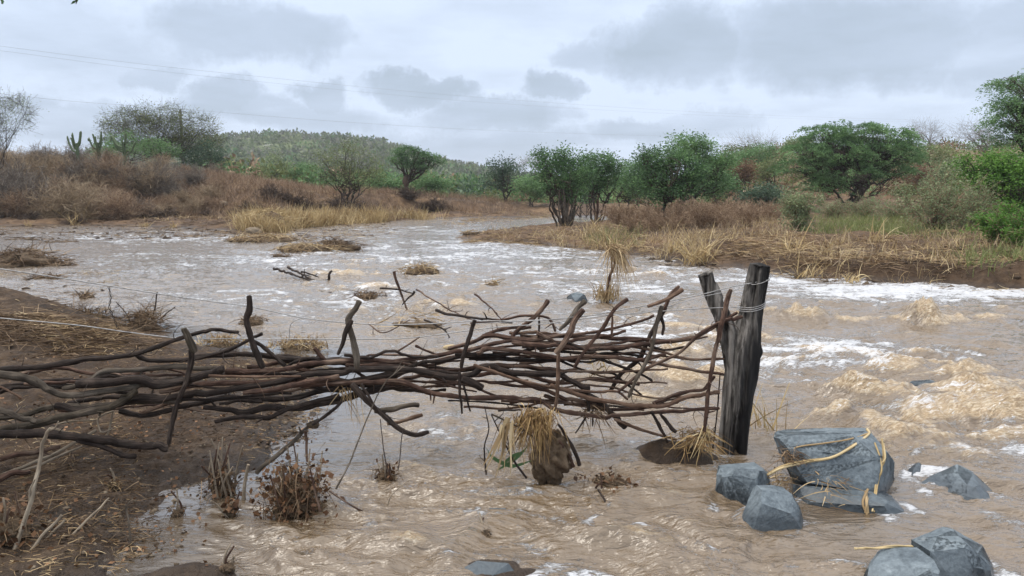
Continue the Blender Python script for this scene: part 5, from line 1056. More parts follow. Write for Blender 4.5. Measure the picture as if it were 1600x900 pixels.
BV = [(BVHTree.FromPolygons([v.co + c for v in o_.data.vertices], [p.vertices[:] for p in o_.data.polygons]), c) for o_, c in ROCKS]
def onrock(px, py, D, gap=.007):
    d = Vector(P(px, py, 1.0) - np.array([0, 0, CAMH])).normalized(); best = None
    for t, _ in BV:
        h_ = t.ray_cast(Vector((0, 0, CAMH)), d)
        if h_[0] is not None and (best is None or h_[3] < best): best = h_[3]
    if best is None or abs((d * best).y - D) > .4: return P(px, py, D)
    return np.array(Vector((0, 0, CAMH)) + d * (best - gap))
# pale rocks on the far left bank
for px_, py_, s_, lab in ((350, 336, .38, 'largest pale stone at the foot of the left slope'), (395, 330, .32, 'pale stone nestled at the left end of the yellow reeds'), (235, 322, .3, 'small pale stone on the dark left bank'), (345, 302, .28, 'small stone high on the bare left slope'), (440, 312, .3, 'rounded stone in the dark bank behind the reeds'), (318, 297, .2, 'pebble-sized pale stone on the bare left slope'), (470, 316, .3, 'stone right of the rounded one in the dark bank')):
    g = gp(px_, py_); mb = MB(); lump_mesh(mb, (0, 0, s_ * .2), (s_, s_ * .7, s_ * .55), int(px_), amp=.3, var=1); tag(mb.build('stone', M['clod'], loc=g, useuv=False), lab, 'stone')

# ---------------------------------------------------------------- straw caught on the rocks
def strand(pts, w, mat, label, cat='straw', name='straw_strand', extra=0, spread=.01, seed=0, dsh=.09):
    rg = np.random.default_rng(seed); mb = MB(); c0 = np.stack([onrock(p[0], p[1], p[2] - dsh) for p in pts])
    for q in range(1 + extra):
        c = spline(c0 + (rg.normal(size=c0.shape) * spread if q else 0), 24); tube(mb, c, np.full(24, w) * rg.uniform(.5, 1), 5, rg.uniform(.3, .95))
    return tag(mb.build(name, mat, useuv=False), label, cat)
strand([(1200, 742, 3.98), (1222, 731, 3.98), (1260, 722, 3.96), (1300, 714, 3.98), (1335, 696, 4.08), (1357, 678, 4.22), (1355, 672, 4.3)], .008, M['reed'], 'long flat straw band slanting across the face of the largest boulder', extra=4, spread=.004, seed=1)
strand([(1230, 706, 4.05), (1250, 698, 4.1), (1290, 693, 4.14), (1330, 685, 4.22), (1357, 677, 4.26)], .005, M['straw'], 'thinner straw band above the slanting one on the largest boulder', extra=1, spread=.004, seed=2)
strand([(1378, 690, 4.1), (1380, 715, 3.98), (1377, 735, 3.95), (1371, 760, 3.92), (1366, 800, 3.85)], .006, M['reed'], 'straw stalks hanging down the right end of the largest boulder', extra=3, spread=.012, seed=3)
strand([(1353, 768, 3.92), (1354, 785, 3.86), (1356, 802, 3.82)], .008, M['straw'], 'short straw bundle hanging over the flat stone', extra=2, spread=.008, seed=4)
strand([(1335, 858, 3.22), (1352, 856, 3.2), (1372, 857, 3.08), (1400, 854, 3.1), (1425, 853, 3.1)], .005, M['reed'], 'straw stalk lying across the top of the light bottom rock', extra=1, spread=.004, seed=5, dsh=0)
def tuft(px, py, D, n_, H, w, label, mat='straw_dark', name='straw_tuft', cat='straw', seed=1, up=.6, droop=.5, spread=.05, curl=.3, z=None, flat=1.0, core=None):
    rg = np.random.default_rng(seed); p = P(px, py, D) if z is None else z; mb = MB(); d = rg.normal(size=(n_, 3)); d[:, 2] = d[:, 2] * flat * .5 + up
    ribbons(mb, rg.normal(size=(n_, 3)) * np.array([spread, spread, spread * .6]), d, H * rg.uniform(.3, 1.2, n_), w * rg.uniform(.5, 1.4, n_), droop * rg.uniform(.3, 1.6, n_), rg, 6, curl)
    if core is None: return tag(mb.build(name, M[mat], loc=p, useuv=False), label, cat)
    root = empty(name, p, label, cat); mb.build('straw', M[mat], root, useuv=False); cb = MB(); lump_mesh(cb, (0, 0, core[3] if len(core) > 3 else 0), core[:3], seed, 26, 36, .35, 1.4)
    cb.build('soil_core', M['clodmat'], root, useuv=False); return root
cmm, nt, o = new_mat('caked_mud'); n = NT(nt); geo = n.n('ShaderNodeNewGeometry'); q1 = n.noise(geo.outputs['Position'], 25, 6, .7); q2 = n.noise(geo.outputs['Position'], 5, 3)
n.bsdf(o, n.ramp(n.m('ADD', n.m('MULTIPLY', q1, .6), n.m('MULTIPLY', q2, .4)), [(.33, (.04, .028, .018)), (.5, (.12, .082, .05)), (.68, (.25, .18, .115))]), .75, n.bump(q1, 1, .02), .3); M['clodmat'] = cmm
tuft(1236, 716, 3.98, 150, .075, .005, 'dark ball of straw jammed into the left end of the largest boulder', seed=21, up=0, droop=.2, spread=.035)
tuft(1213, 748, 3.93, 60, .10, .006, 'loose straw between the wedge rock and the largest boulder', 'straw', seed=22, up=-.1, droop=.6, spread=.04)
tuft(1300, 760, 3.86, 60, .13, .005, 'flattened straw squeezed between the largest boulder and the flat stone', 'straw', seed=23, up=.02, droop=.1, spread=.06, flat=.12)

# ---------------------------------------------------------------- straw-hung root clump in front of the barrier
root = empty('root_clump', P(852, 750, 4.19), 'upended clump of earth with a mop of straw, in the water below the barrier', 'root clump'); o3 = np.array(root.location)
cb = MB(); lump_mesh(cb, P(860, 716, 4.13) - o3, (.105, .09, .15), 5, 60, 80, .38, 2.1); cb.build('earth_clod', cmm, root, useuv=False)
rg = np.random.default_rng(31); mb = MB(); N = 700; b = (P(836, 652, 4.06) - o3) + rg.normal(size=(N, 3)) * np.array([.05, .04, .03]); d = rg.normal(size=(N, 3)) * np.array([.28, .25, .2]) + np.array([-.05, -.1, -.55])
ribbons(mb, b, d, rg.uniform(.03, .19, N) * rg.uniform(.4, 1, N), .0055, .5, rg, 6, .22, .55, vary=.3); mb.build('straw_mop', M['mop'], root, useuv=False)
mb = MB(); N = 16; b = (P(792, 660, 3.98) - o3) + rg.normal(size=(N, 3)) * .018; d = rg.normal(size=(N, 3)) * .12 + np.array([-.18, 0, -1]); ribbons(mb, b, d, rg.uniform(.15, .32, N), .02, .1, rg, 6, .12, .6, vary=.3); mb.build('hanging_leaf', M['straw'], root, useuv=False)
for q, pts in enumerate([[(784, 726), (800, 714), (823, 704)], [(776, 735), (798, 722), (815, 708), (826, 695)], [(830, 720), (800, 728), (770, 715), (760, 700)]]):
    mb = MB(); c = spline([P(a, b_, 4.0) - o3 for a, b_ in pts], 14); w_ = np.sin(np.linspace(.15, 3.1, 14)) * .013
    mb.add(np.stack([c - np.array([0, .004, 1]) * w_[:, None], c + np.array([0, .004, 1]) * w_[:, None]], 1).reshape(-1, 3), np.array([[2 * i, 2 * i + 1, 2 * i + 3, 2 * i + 2] for i in range(13)]), .3); mb.build('green_leaf', M['lf_dark'], root, useuv=False)
def twig(pts, w0, w1, mat, label, side=0, seed=0, cat='twig', name='twig', leafn=0, grp=None):
    """pts: (px, py, distance)"""
    rg = np.random.default_rng(seed); c0 = np.stack([P(*p) for p in pts]); L = np.linalg.norm(np.diff(c0, axis=0), axis=1).sum(); nn = max(10, int(L / .03)); c = spline(c0, nn); org = c[0].copy()
    k = np.mean([p[2] for p in pts]) / FPX / 2; c = c + np.stack([pn(np.arange(nn) * .3, np.full(nn, q * 3.1 + seed), 7) for q in range(3)], -1) * w0 * k * .8; mb = MB()
    tube(mb, c - org, np.linspace(w0, w1, nn) * k, 7, .5, lump=.15, seed=seed)
    for q in range(side):
        u = rg.integers(nn // 5, nn - 1); d_ = norm(norm(c[min(u + 1, nn - 1)] - c[u - 1]) + rg.normal(size=3) * .8); l_ = L * rg.uniform(.06, .22)
        pts_ = spline([c[u] - org, c[u] - org + d_ * l_ * .5 + rg.normal(size=3) * l_ * .08, c[u] - org + d_ * l_ + rg.normal(size=3) * l_ * .12], 7); tube(mb, pts_, np.linspace(w0 * k * .5, w1 * k * .4, 7), 5, .6)
    return tag(mb.build(name, M[mat], loc=org), label, cat, grp)
twig([(905, 728, 4.1), (893, 695, 4.1), (880, 672, 4.1), (874, 662, 4.05)], 7, 4, 'w_dark', 'dark root stick leaning on the right side of the straw-topped earth clump', 2, 1)
twig([(896, 728, 4.15), (884, 705, 4.1), (872, 690, 4.05)], 6, 4, 'w_brown', 'short brown root right of the straw-topped earth clump', 1, 2)
twig([(760, 742, 4.0), (757, 700, 4.0), (764, 670, 4.0), (757, 635, 4.0)], 3, 1.5, 'w_dark', 'thin dark stem rising left of the straw-topped earth clump', 3, 3)
twig([(822, 748, 4.0), (800, 715, 4.0), (788, 690, 4.0), (768, 648, 3.95)], 4, 2, 'w_dark', 'dark stem leaning between the hanging leaf and the earth clump', 3, 4)
twig([(842, 690, 4.0), (825, 676, 4.0), (800, 662, 4.0), (768, 648, 4.0)], 3, 3, 'w_green', 'curved grey stalk arching left out of the straw-topped earth clump', 1, 5)
twig([(778, 641, 4.3), (800, 641, 4.3), (815, 640, 4.3)], 4, 3, 'w_dark', 'short black twig sticking out left above the hanging leaf', 0, 6)
# straw hung on the barrier near the post
tuft(1085, 684, 4.5, 240, .15, .006, 'yellow straw swept round the foot of the tall crooked stake', 'mop', seed=24, up=-.25, droop=.3, spread=.05, flat=.4)
tuft(1103, 672, 4.48, 40, .17, .007, 'yellow straw blades hanging between the tall crooked stake and the post', 'reed', seed=25, up=-1.0, droop=.1, spread=.02, flat=.2, curl=.1)
tuft(925, 640, 4.55, 60, .12, .008, 'small tuft of brown straw hanging under the right half of the barrier', seed=26, up=-.4, droop=.3)
tuft(545, 605, 4.35, 22, .28, .006, 'pale straw blades hanging straight down under the middle of the barrier', 'straw', seed=27, up=-2.2, droop=.05, spread=.035, flat=.2, curl=.06)
tuft(935, 572, 4.75, 14, .10, .010, 'small yellow leaf wisp caught among the branches of the right half', 'reed', seed=28, up=-.8, droop=.1, flat=.3)
mb = MB(); lump_mesh(mb, (0, 0, 0), (.05, .02, .02), 3, 12, 16, .15, var=.9); tag(mb.build('wood_chip', M['straw'], loc=P(704, 543, 4.8), useuv=False), 'orange chip of wood floating behind the barrier, left of the frayed upright', 'wood chip')
# straw on the water behind the barrier
rt = tuft(0, 0, 0, 170, .3, .010, 'heap of straw and sticks caught behind the barrier, left of the frayed upright stake', 'straw', 'debris_heap', 'debris', 33, up=.12, droop=.15, spread=.2, flat=.3, z=np.array([*mp(650, 512), .02]), core=(.32, .14, .05, .0))
for q, (pts, w0, lab) in enumerate([
    ([(680, 486, 5.6), (720, 494, 5.4), (765, 499, 5.2), (800, 504, 5.1)], 5, 'dark stick leading right out of the straw heap'), ([(651, 452, 6.4), (690, 477, 6.0), (732, 499, 5.6)], 3, 'long thin stick slanting down right over the straw heap'),
    ([(595, 451, 6.6), (620, 452, 6.5), (645, 458, 6.4)], 3.5, 'thin dark stick pointing left behind the straw heap'), ([(615, 424, 6.0), (624, 452, 6.0), (636, 484, 6.0)], 5, 'upright dark stick with a forked top in the straw heap'),
    ([(648, 456, 6.0), (640, 464, 6.0), (628, 477, 6.0)], 4, 'short dark stick crossing the upright one in the straw heap'), ([(742, 460, 6.3), (760, 474, 6.1), (784, 498, 5.8)], 3.5, 'thin stick slanting down above the arched branch'),
    ([(662, 500, 5.4), (690, 512, 5.3), (703, 528, 5.2)], 3.5, 'broken stick at the lower edge of the straw heap'), ([(575, 505, 5.6), (600, 520, 5.5), (640, 500, 5.5)], 2.5, 'thin crooked stick left of the straw heap')]):
    twig(pts, w0, w0 * .5, 'w_dark' if q % 2 == 0 else 'w_brown', lab, 4, 40 + q)

# ---------------------------------------------------------------- near clumps standing in the shallow water
def clump(px, py, D, label, n_, H, core, sticks, seed, mat='straw_dark', leafy=0, name='debris_clump'):
    rg = np.random.default_rng(seed); p = gp(px, py); root = empty(name, p, label, 'debris clump'); mb = MB()
    d = rg.normal(size=(n_, 3)); d[:, 2] = d[:, 2] * .7 + .2
    ribbons(mb, rg.normal(size=(n_, 3)) * np.array(core) * .6 + np.array([0, 0, core[2] * .8]), d, H * rg.uniform(.1, .4, n_), .0045, .5, rg, 5, .4, .4, vary=.35); mb.build('straw', M[mat], root, useuv=False)
    cb = MB(); lump_mesh(cb, (0, 0, core[2] * .5), np.array(core) * .75, seed, 24, 32, .5, 1.9); cb.build('mud_core', cmm, root, useuv=False)
    for q in range(sticks):
        mb = MB(); a = rg.uniform(0, 6.28); b = np.array([math.cos(a), math.sin(a), 0]) * core[0] * rg.uniform(.2, .9); t_ = b + np.array([rg.normal() * .04, rg.normal() * .04, H * rg.uniform(.6, 1.05)])
        tube(mb, spline([b, (b + t_) / 2 + rg.normal(size=3) * .012, t_], 8), np.linspace(.007, .004, 8), 6, .5, lump=.2, seed=q); mb.build('stick', M['w_pale' if q % 3 else 'w_brown'], root)
    if leafy:
        lb = MB(); N = leafy; pp = rg.normal(size=(N, 3)) * np.array(core) * .75 + np.array([0, 0, core[2] * .8]); pp[:, 2] = np.abs(pp[:, 2]); leaves(lb, pp, rg.normal(size=(N, 3)), rg.uniform(.015, .045, N), .8, rg, rg.uniform(0, .8, N) ** 1.4); lb.build('dead_leaves', M['deadleaf'], root, smooth=False, useuv=False)
    return root
clump(463, 858, 3.55, 'largest clump of broken stalks and dead leaves in the shallow water, bottom left of centre', 800, .34, (.13, .09, .13), 15, 51, leafy=620)
clump(603, 815, 3.75, 'straggling clump of roots and leaves right of the largest clump', 240, .18, (.06, .05, .05), 5, 52, leafy=40)
clump(348, 790, 3.9, 'clump of thin stems and brown leaves at the edge of the wet mud', 300, .32, (.08, .06, .08), 14, 53, leafy=90)
clump(278, 820, 3.75, 'single broken stalk with a small leaf clump in the shallow water', 40, .16, (.035, .03, .03), 2, 54, leafy=8)
clump(362, 842, 3.7, 'small rusty leaf clump between the largest clump and the broken stalk', 34, .12, (.03, .03, .05), 2, 55, leafy=50)
clump(950, 825, 3.75, 'dark tangle of roots trailing in the brown water, bottom centre', 300, .12, (.12, .06, .04), 4, 56, leafy=60)
clump(757, 866, 3.5, 'small dark root snag with one curved twig at the bottom centre', 40, .10, (.04, .03, .03), 2, 57)
clump(15, 840, 3.3, 'pile of rust-coloured dead leaves and straw at the bottom left corner', 200, .28, (.10, .10, .10), 5, 58, leafy=200)
clump(178, 762, 3.95, 'small star-shaped tuft of straw on the bare mud', 90, .14, (.03, .03, .03), 2, 59, 'straw', leafy=4)
clump(355, 893, 3.35, 'broken root end at the bottom edge, left of the largest clump', 40, .10, (.04, .04, .02), 3, 60)
tuft(1192, 690, 5.1, 34, .52, .012, 'sparse yellow reed stalks standing in the water right of the forked post', 'reed', 'reed_clump', 'reeds', 61, up=3.2, droop=.12, spread=.08, curl=.08, flat=.2)
# long pale stems and stalks in the left foreground
TW = [([(100, 900, 3.2), (130, 840, 3.3), (165, 760, 3.4), (180, 680, 3.5), (236, 668, 3.5)], 7, 5, 'w_pale', 'x')]
twig([(0, 905, 3.2), (30, 845, 3.25), (52, 770, 3.3), (62, 720, 3.35), (68, 684, 3.35), (78, 668, 3.35)], 8, 5, 'w_pale', 'tall pale crooked stem rising at the left edge to the lowest branch', 2, 71)
twig([(14, 900, 3.2), (60, 872, 3.25), (110, 838, 3.35), (150, 800, 3.5), (172, 778, 3.6)], 6, 3, 'w_pale', 'long thin arching stem sweeping up to the right over the mud', 1, 72)
twig([(30, 882, 3.2), (62, 842, 3.25), (95, 805, 3.3)], 6, 5, 'w_pale', 'short pale stem with a cut top, first right of the tall crooked stem', 0, 73)
twig([(62, 855, 3.3), (85, 830, 3.32), (102, 812, 3.35)], 4, 4, 'w_pale', 'thin pale stem forking beside the short cut stem', 0, 74)
twig([(208, 890, 3.4), (203, 840, 3.4), (198, 800, 3.45), (196, 788, 3.45)], 4, 3, 'w_grey', 'thin upright twig at the edge of the puddle', 2, 75)
twig([(0, 741, 4.0), (60, 720, 4.1), (115, 694, 4.2), (150, 672, 4.3)], 6, 5, 'w_pale', 'pale stick lying on the mud under the lowest branch, the longer of two', 1, 76)
twig([(-10, 752, 3.9), (40, 735, 4.0), (85, 716, 4.1), (128, 697, 4.2)], 5, 4, 'w_pale', 'second pale stick on the mud, just below the longer one', 0, 77)
twig([(-20, 722, 3.9), (20, 714, 3.95), (60, 707, 4.05), (95, 696, 4.1)], 9, 6, 'w_brown', 'brown branch lying on the mud at the left edge under the barrier', 1, 78)
twig([(-20, 752, 3.75), (20, 740, 3.8), (46, 735, 3.85)], 11, 8, 'w_brown', 'thick brown branch stub on the mud at the left edge', 0, 79)
twig([(80, 668, 4.2), (103, 677, 4.2), (125, 686, 4.25)], 5, 4, 'w_pale', 'short white twig lying against the lowest branch', 0, 80)
twig([(158, 700, 4.2), (170, 672, 4.25), (178, 642, 4.3)], 3, 3, 'w_pale', 'pale vine end looping below the greenish branch', 0, 81)
twig([(178, 642, 4.3), (155, 652, 4.3), (155, 670, 4.25), (160, 676, 4.2), (176, 670, 4.2)], 3, 2.5, 'w_pale', 'pale curled vine loop below the greenish branch', 0, 82)
twig([(92, 663, 4.2), (110, 659, 4.2), (150, 656, 4.3)], 3, 2.5, 'w_pale', 'thin pale vine running right from under the greenish branch', 0, 83)
twig([(398, 740, 4.25), (425, 715, 4.3), (455, 693, 4.4), (478, 670, 4.45), (500, 655, 4.5)], 8, 6, 'w_grey', 'grey stick propped from the mud edge up to the barrier, left of the hanging limb', 1, 84)
twig([(478, 672, 4.4), (479, 690, 4.4), (481, 722, 4.35)], 5, 4, 'w_red', 'short orange splinter hanging from the propped grey stick', 0, 85)
twig([(383, 790, 3.9), (380, 765, 3.9), (388, 725, 3.9)], 7, 5, 'w_pale', 'pale forked stick standing at the right of the thin-stemmed clump', 1, 86)
twig([(500, 800, 3.6), (492, 765, 3.6), (484, 732, 3.6)], 4, 2.5, 'w_brown', 'thin bent stalk rising above the largest clump in the water', 1, 87)
twig([(515, 767, 3.7), (540, 785, 3.72), (575, 802, 3.75), (600, 805, 3.75)], 3, 2.5, 'w_brown', 'thin curved twig linking the largest clump to the straggling one', 1, 88)
twig([(524, 764, 3.85), (550, 715, 3.95), (575, 650, 4.2), (600, 600, 4.3), (632, 570, 4.4)], 3, 1.5, 'w_grey', 'long wiry stem slanting up from the stream to the middle of the barrier', 1, 89)
twig([(604, 728, 4.0), (598, 690, 4.1), (594, 655, 4.2)], 2, 1.5, 'w_dark', 'thin wiry stem hanging below the barrier, left of two', 0, 90)
twig([(622, 735, 4.0), (626, 700, 4.1), (629, 672, 4.2)], 2, 1.5, 'w_dark', 'thin wiry stem hanging below the barrier, right of two', 0, 91)
twig([(605, 790, 3.8), (615, 770, 3.8), (640, 750, 3.85)], 2.5, 1.5, 'w_pale', 'pale thin twig pointing up right out of the straggling clump', 1, 92)
twig([(737, 850, 3.55), (748, 852, 3.55), (757, 862, 3.55)], 3, 2.5, 'w_brown', 'curved brown twig on the small root snag', 0, 93)
twig([(934, 765, 3.9), (944, 780, 3.85), (950, 796, 3.8)], 3, 4, 'w_dark', 'short dark twig rising from the root tangle in the brown water', 0, 94)
# clods at the water's edge below the barrier
mb = MB(); lump_mesh(mb, (0, 0, 0), (.035, .028, .022), 7, 18, 24, .4); tag(mb.build('clod', cmm, loc=P(489, 664, 4.42), useuv=False), 'reddish clod of bark stuck on the slanting stick at the water edge', 'clod')

# ---------------------------------------------------------------- debris islands further out
def heap(px, py, rx, ry, h, n_, L, label, mat='straw', seed=1, name='debris_heap', w=.014, cat='debris heap', core=.6, up=.15):
    rg = np.random.default_rng(seed); x, y = mp(px, py); z0 = max(0, ht(x, y)); root = empty(name, (x, y, z0), label, cat); cb = MB(); lump_mesh(cb, (0, 0, -.02), (rx * .8, ry * .8, h * core), seed, 16, 30, .45, 1.7); cb.build('mud_core', cmm, root, useuv=False)
    a = rg.uniform(0, 6.28, n_); q = rg.uniform(0, 1, n_) ** .5; wv = 1 + .3 * np.sin(a * 3 + seed); b = np.stack([np.cos(a) * q * rx * wv, np.sin(a) * q * ry * wv, h * core * np.clip(1 - q ** 2, 0, 1) ** .7 + rg.uniform(0, .25, n_) * h], -1)
    d = rg.normal(size=(n_, 3)); d[:, 2] = d[:, 2] * .35 + up; mb = MB(); ribbons(mb, b, d, L * rg.uniform(.3, 1.3, n_), w, .35, rg, 4, .25, .5, vary=.3); mb.build('straw', M[mat], root, useuv=False); return root
heap(35, 414, .85, .75, .45, 520, .55, 'big mound of flood straw at the left edge of the water', 'straw_dark', 1, w=.016)
heap(88, 415, .45, .3, .12, 140, .3, 'low tail of debris trailing right from the big mound', 'straw_dark', 2)
heap(72, 436, .40, .12, .10, 110, .25, 'small floating mat of dark straw just below the big mound', 'straw_dark', 3)
heap(98, 378, .7, .25, .08, 90, .3, 'thin mat of debris in the calm water beyond the big mound', 'straw_dark', 4)
heap(134, 466, .15, .10, .12, 60, .15, 'tiny tuft of debris alone in the calm water at the left', 'straw_dark', 5, up=.5)
heap(414, 360, 1.15, .8, 1.05, 900, .6, 'tall rounded heap of yellow flood straw in front of the reeds', 'reed', 6, w=.02)
heap(412, 377, 1.4, .7, .30, 480, .5, 'low skirt of straw at the waterline below the tall yellow heap', 'straw', 7, w=.018)
heap(478, 393, .95, .35, .30, 380, .4, 'long straw-covered islet in the stream, left of centre', 'straw', 8, w=.016)
heap(525, 391, .75, .35, .42, 340, .4, 'higher brown hump at the right end of the long straw islet', 'straw_dark', 9, w=.016)
heap(440, 401, .35, .12, .10, 60, .2, 'small dark clod in the stream below the long straw islet', 'straw_dark', 10)
heap(657, 429, .42, .25, .28, 240, .28, 'small round straw tussock alone in mid-stream', 'straw', 11, w=.012)
heap(770, 447, .16, .12, .12, 60, .2, 'tiny tussock right of the round one in mid-stream', 'straw', 12, up=.5)
heap(575, 464, .24, .14, .10, 100, .25, 'flat straw tangle beside the black sticks in mid-stream', 'straw_dark', 13)
heap(394, 505, .17, .12, .10, 110, .16, 'tuft of brown straw in the water right behind the knobbed stake', 'straw_dark', 14, up=.4, w=.010)
heap(350, 540, .26, .14, .09, 320, .12, 'clipped brown stubble at the mud edge behind the left half of the barrier', 'straw', 15, up=1.2, w=.010)
heap(468, 546, .30, .14, .11, 380, .13, 'rusty stubble at the mud edge left of the tall leaning stake', 'straw', 16, up=1.3, w=.010)
heap(222, 515, .28, .20, .26, 420, .30, 'shaggy tussock of grass and twigs at the right tip of the mud hump', 'straw_dark', 17, up=.6, w=.008)
heap(130, 500, .38, .16, .16, 320, .22, 'ragged stubble along the crest of the mud hump', 'straw_dark', 18, up=.9, w=.008)
heap(790, 328, 2.0, .8, .35, 200, .5, 'straw-strewn spit beyond the river bend', 'straw', 19)
heap(738, 371, .5, .3, .12, 80, .35, 'last straw wisp at the tip of the island', 'straw', 20)
heap(1095, 700, .10, .07, .05, 90, .1, 'little mud lump at the foot of the forked post', 'straw_dark', 21, w=.006)
for q, (pts, w0, lab) in enumerate([
    ([(428, 420, 15), (455, 428, 14.6), (497, 444, 13.8)], 4, 'longest black stick of the group pushed up in mid-stream'), ([(450, 418, 15), (475, 430, 14.6), (500, 443, 14)], 4, 'second black stick parallel to the longest one in mid-stream'),
    ([(505, 446, 13.8), (514, 437, 13.8), (518, 424, 13.8)], 6, 'upturned black hook at the end of the mid-stream sticks'), ([(500, 457, 12.8), (520, 459, 12.6), (538, 465, 12.4)], 5, 'lone reddish-black stick below the mid-stream hook'),
    ([(471, 425, 14.5), (485, 428, 14.4), (497, 433, 14.3)], 3, 'short twig between the mid-stream sticks'), ([(236, 512, 9.2), (240, 490, 9.2), (246, 456, 9.2)], 3, 'thin upright twig leaning right on the mud hump tussock'),
    ([(210, 515, 9), (197, 490, 9), (182, 472, 9)], 2, 'thin twig leaning left on the mud hump tussock'), ([(248, 500, 9), (262, 488, 9), (274, 480, 9)], 2, 'wiry stem with a seed head right of the mud hump tussock')]):
    twig(pts, w0, w0 * .6, 'w_dark', lab, 3, 140 + q)
# straw-draped stalk in mid-stream
x, y = mp(948, 470); root = empty('draped_stalk', (x, y, 0), 'leaning stalk draped with hanging straw, standing in mid-stream behind the barrier', 'stalk'); k_ = y / FPX
mb = MB(); tube(mb, spline([(0, 0, -.1), (.02, 0, .3), (.12, 0, .62), (.10, 0, .88)], 14), np.linspace(.03, .012, 14), 7, .5, lump=.2); mb.build('stem', M['w_brown'], root)
rg = np.random.default_rng(88); mb = MB(); N = 230; b = np.array([.1, 0, .84]) + rg.normal(size=(N, 3)) * np.array([.05, .05, .03]); d = rg.normal(size=(N, 3)) * np.array([.25, .25, .2]) + np.array([.28, 0, -.15]); ribbons(mb, b, d, rg.uniform(.12, .42, N), .014, 1.1, rg, 6, .15)
b = np.array([.0, 0, .02]) + rg.normal(size=(N, 3)) * np.array([.09, .06, .03]); d = rg.normal(size=(N, 3)) * .25 + np.array([0, 0, 1.0]); ribbons(mb, b, d, rg.uniform(.15, .5, N), .012, .5, rg, 6, .2); mb.build('hanging_straw', M['straw'], root, useuv=False)
# tufts standing in front of the far banks
for i, (px_, py_, H_, n_, lab) in enumerate([(118, 354, 1.3, 30, 'tall yellow stalk cluster standing at the waterline far left'), (228, 358, .45, 60, 'low yellow tuft at the waterline left of the stones'), (45, 366, .4, 50, 'small tuft at the waterline near the left edge'), (272, 358, .45, 60, 'yellow tuft at the waterline right of the low one'),
    (963, 395, 1.0, 70, 'yellow reed clump at the island edge under the second grove tree'), (1091, 408, 1.05, 110, 'bushy blond reed clump at the island edge, left of the forked post'), (1058, 398, .7, 60, 'smaller blond reed clump beside the bushy one'), (1262, 428, .55, 50, 'small green-yellow tuft on the muddy edge right of the forked post'),
    (1330, 433, .4, 36, 'thin yellow tuft at the muddy edge right of the green-yellow one'), (1370, 378, .8, 50, 'straw stook-like tuft in the middle of the straw-strewn bank'), (1240, 395, .9, 40, 'tall thin straw tuft on the bank in front of the slim young shrub'), (930, 360, .9, 60, 'golden reed clump beside the dead brown stems')]):
    g = gp(px_, py_); tuft(0, 0, 0, n_, H_, .02, lab, 'reed', 'reed_clump', 'reeds', 160 + i, up=2.0, droop=.35, spread=.10 * H_ + .05, curl=.15, z=g, flat=.3)

# ---------------------------------------------------------------- utility pole and power lines
x, y = float(P(289, 300, 80)[0]), 80.0; z0 = ht(x, y); zt = float(P(289, 171, 80)[2]); root = empty('utility_pole', (x, y, z0), 'slim utility pole rising beside the umbrella-shaped thorn tree', 'utility pole')
cm, nt, o = new_mat('pole_concrete'); n = NT(nt); n.bsdf(o, (.16, .155, .15), .8)
mb = MB(); tube(mb, spline([(0, 0, -.3), (0, 0, zt - z0)], 10), np.linspace(.17, .12, 10), 10, .5); mb.build('pole', cm, root); mb = MB(); tube(mb, np.array([(-.5, 0, zt - z0 - .25), (.5, 0, zt - z0 - .25)]), np.full(2, .05), 6, .5); mb.build('cross_arm', cm, root)
lm, nt, o = new_mat('power_line_metal'); n = NT(nt); n.bsdf(o, (.3, .31, .33), .6)
def pline(pts, r, lab):
    mb = MB(); c = spline([P(*p) for p in pts], 80); tube(mb, c, np.full(80, r), 5, .5); tag(mb.build('power_line', lm, useuv=False), lab, 'power line')
pline([(-80, 60, 66), (0, 72, 70), (350, 114, 90), (800, 156, 130), (1200, 180, 180), (1560, 191, 260)], .010, 'upper of the two high power lines crossing the clouds')
pline([(-80, 68, 66), (0, 79, 70), (350, 122, 90), (800, 163, 130), (1200, 184, 180), (1560, 194, 260)], .009, 'lower of the two high power lines crossing the clouds')
pline([(-60, 139, 72), (100, 157, 76), (289, 171, 80), (560, 192, 100), (800, 205, 130), (1060, 213, 180), (1300, 217, 230)], .011, 'single lower power line carried by the utility pole')
# weathered stake that ends the fence beyond the left edge
pb = P(-398, 600, 3.8); zb = ht(pb[0], pb[1]); mb = MB(); tube(mb, spline([(0, 0, -.3), (.02, 0, .6), (-.02, 0, 1.45)], 30), np.linspace(.075, .06, 30), 18, .4, lump=.2)
tag(mb.build('fence_post', M['w_grey'], loc=(pb[0], pb[1], zb)), 'round grey end post of the fence beyond the left edge of the picture', 'fence post')
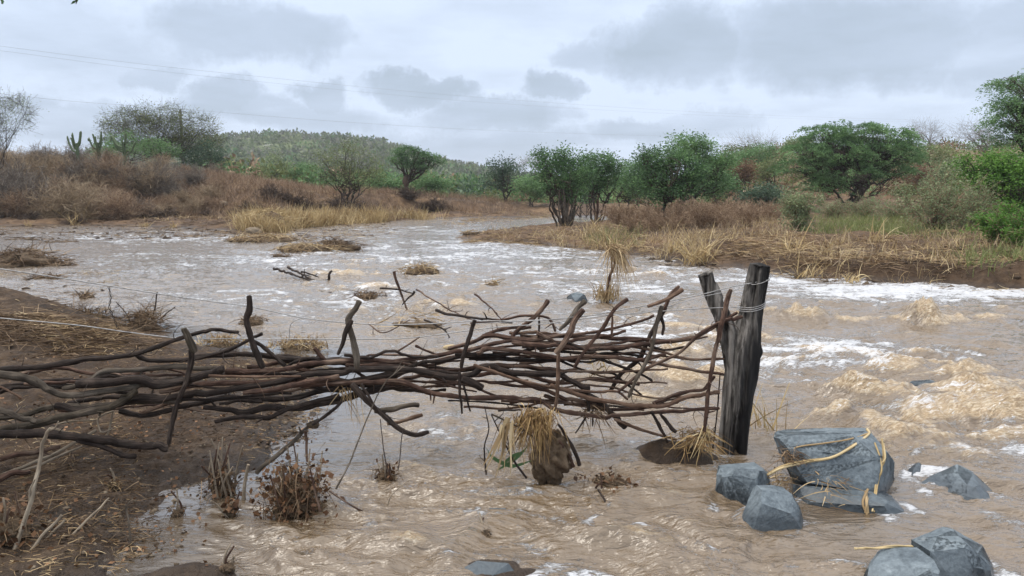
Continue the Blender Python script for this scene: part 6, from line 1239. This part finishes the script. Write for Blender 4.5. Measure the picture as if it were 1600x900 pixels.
# tree leaning over from the left; only its lowest leafy twigs reach into the picture
tw_ = P(119, 6, 2.2); root = empty('overhanging_tree', (-5.2, 1.2, ht(-5.2, 1.2)), 'overhanging tree whose leafy twig tips dip into the sky at the top left', 'tree'); o3 = np.array(root.location)
tb = MB(); tube(tb, spline([(0, 0, -.2), (.1, .1, 1.6), (.5, .3, 3.0), (1.0, .4, 4.2)], 30), np.linspace(.16, .08, 30), 12, lump=.2); lim = spline([np.array([.5, .3, 3.0]), np.array([2.2, .7, 3.45]), P(3, -60, 2.2) - o3 + np.array([0, 0, .55]), P(119, -60, 2.2) - o3 + np.array([.1, .1, .5])], 40)
tube(tb, lim, np.linspace(.07, .012, 40), 9, lump=.2); tb.build('trunk', M['trunk'], root)
rg = np.random.default_rng(61); lb = MB(); pp = lim[rg.integers(6, 40, 900)] + rg.normal(size=(900, 3)) * np.array([.22, .22, .14]) + np.array([0, 0, .18]); pp[:, 2] = np.maximum(pp[:, 2], (P(0, -40, 2.2) - o3)[2] + .12)
leaves(lb, pp, rg.normal(size=(900, 3)), .035, .45, rg, rg.uniform(0, 1, 900)); q = rg.normal(size=(2600, 3)) * np.array([.8, .8, .5]) + np.array([1.0, .4, 4.2]); leaves(lb, q, rg.normal(size=(2600, 3)), .05, .45, rg, rg.uniform(0, 1, 2600)); lb.build('crown', M['lf_dark'], root, smooth=False, useuv=False)
for px_, sd in ((119, 1), (3, 2)):
    rg = np.random.default_rng(sd); e_ = P(px_, 6, 2.2) - o3; k_ = np.argmin(np.abs(lim[:, 0] - e_[0])); mb = MB(); tp = spline([lim[k_], (lim[k_] + e_) / 2 + np.array([.02, 0, 0]), e_], 14); tube(mb, tp, np.linspace(.006, .0015, 14), 5, .5); mb.build('twig', M['w_dark'], root)
    lb = MB(); N = 60; t = rg.uniform(.1, 1, N); pp = np.stack([np.interp(t, np.linspace(0, 1, 14), tp[:, i]) for i in range(3)], -1); leaves(lb, pp, rg.normal(size=(N, 3)) + np.array([0, 0, -.5]), .02, .45, rg, rg.uniform(0, 1, N)); lb.build('leaf_spray', M['lf_dark'], root, smooth=False, useuv=False)

# ---------------------------------------------------------------- humid air
hz, nt, o = new_mat('haze'); v = nt.nodes.new('ShaderNodeVolumePrincipled'); v.inputs['Density'].default_value = 0.0005; v.inputs['Color'].default_value = (.9, .93, 1, 1)
nt.links.new(v.outputs[0], o.inputs['Volume'])
bm = bmesh.new(); bmesh.ops.create_cube(bm, size=1); me = bpy.data.meshes.new('haze'); bm.to_mesh(me); bm.free(); me.materials.append(hz)
ho = bpy.data.objects.new('haze', me); C.objects.link(ho); ho.scale = (3000, 3000, 50); ho.location = (0, 0, 22.5); tag(ho, kind='stuff')
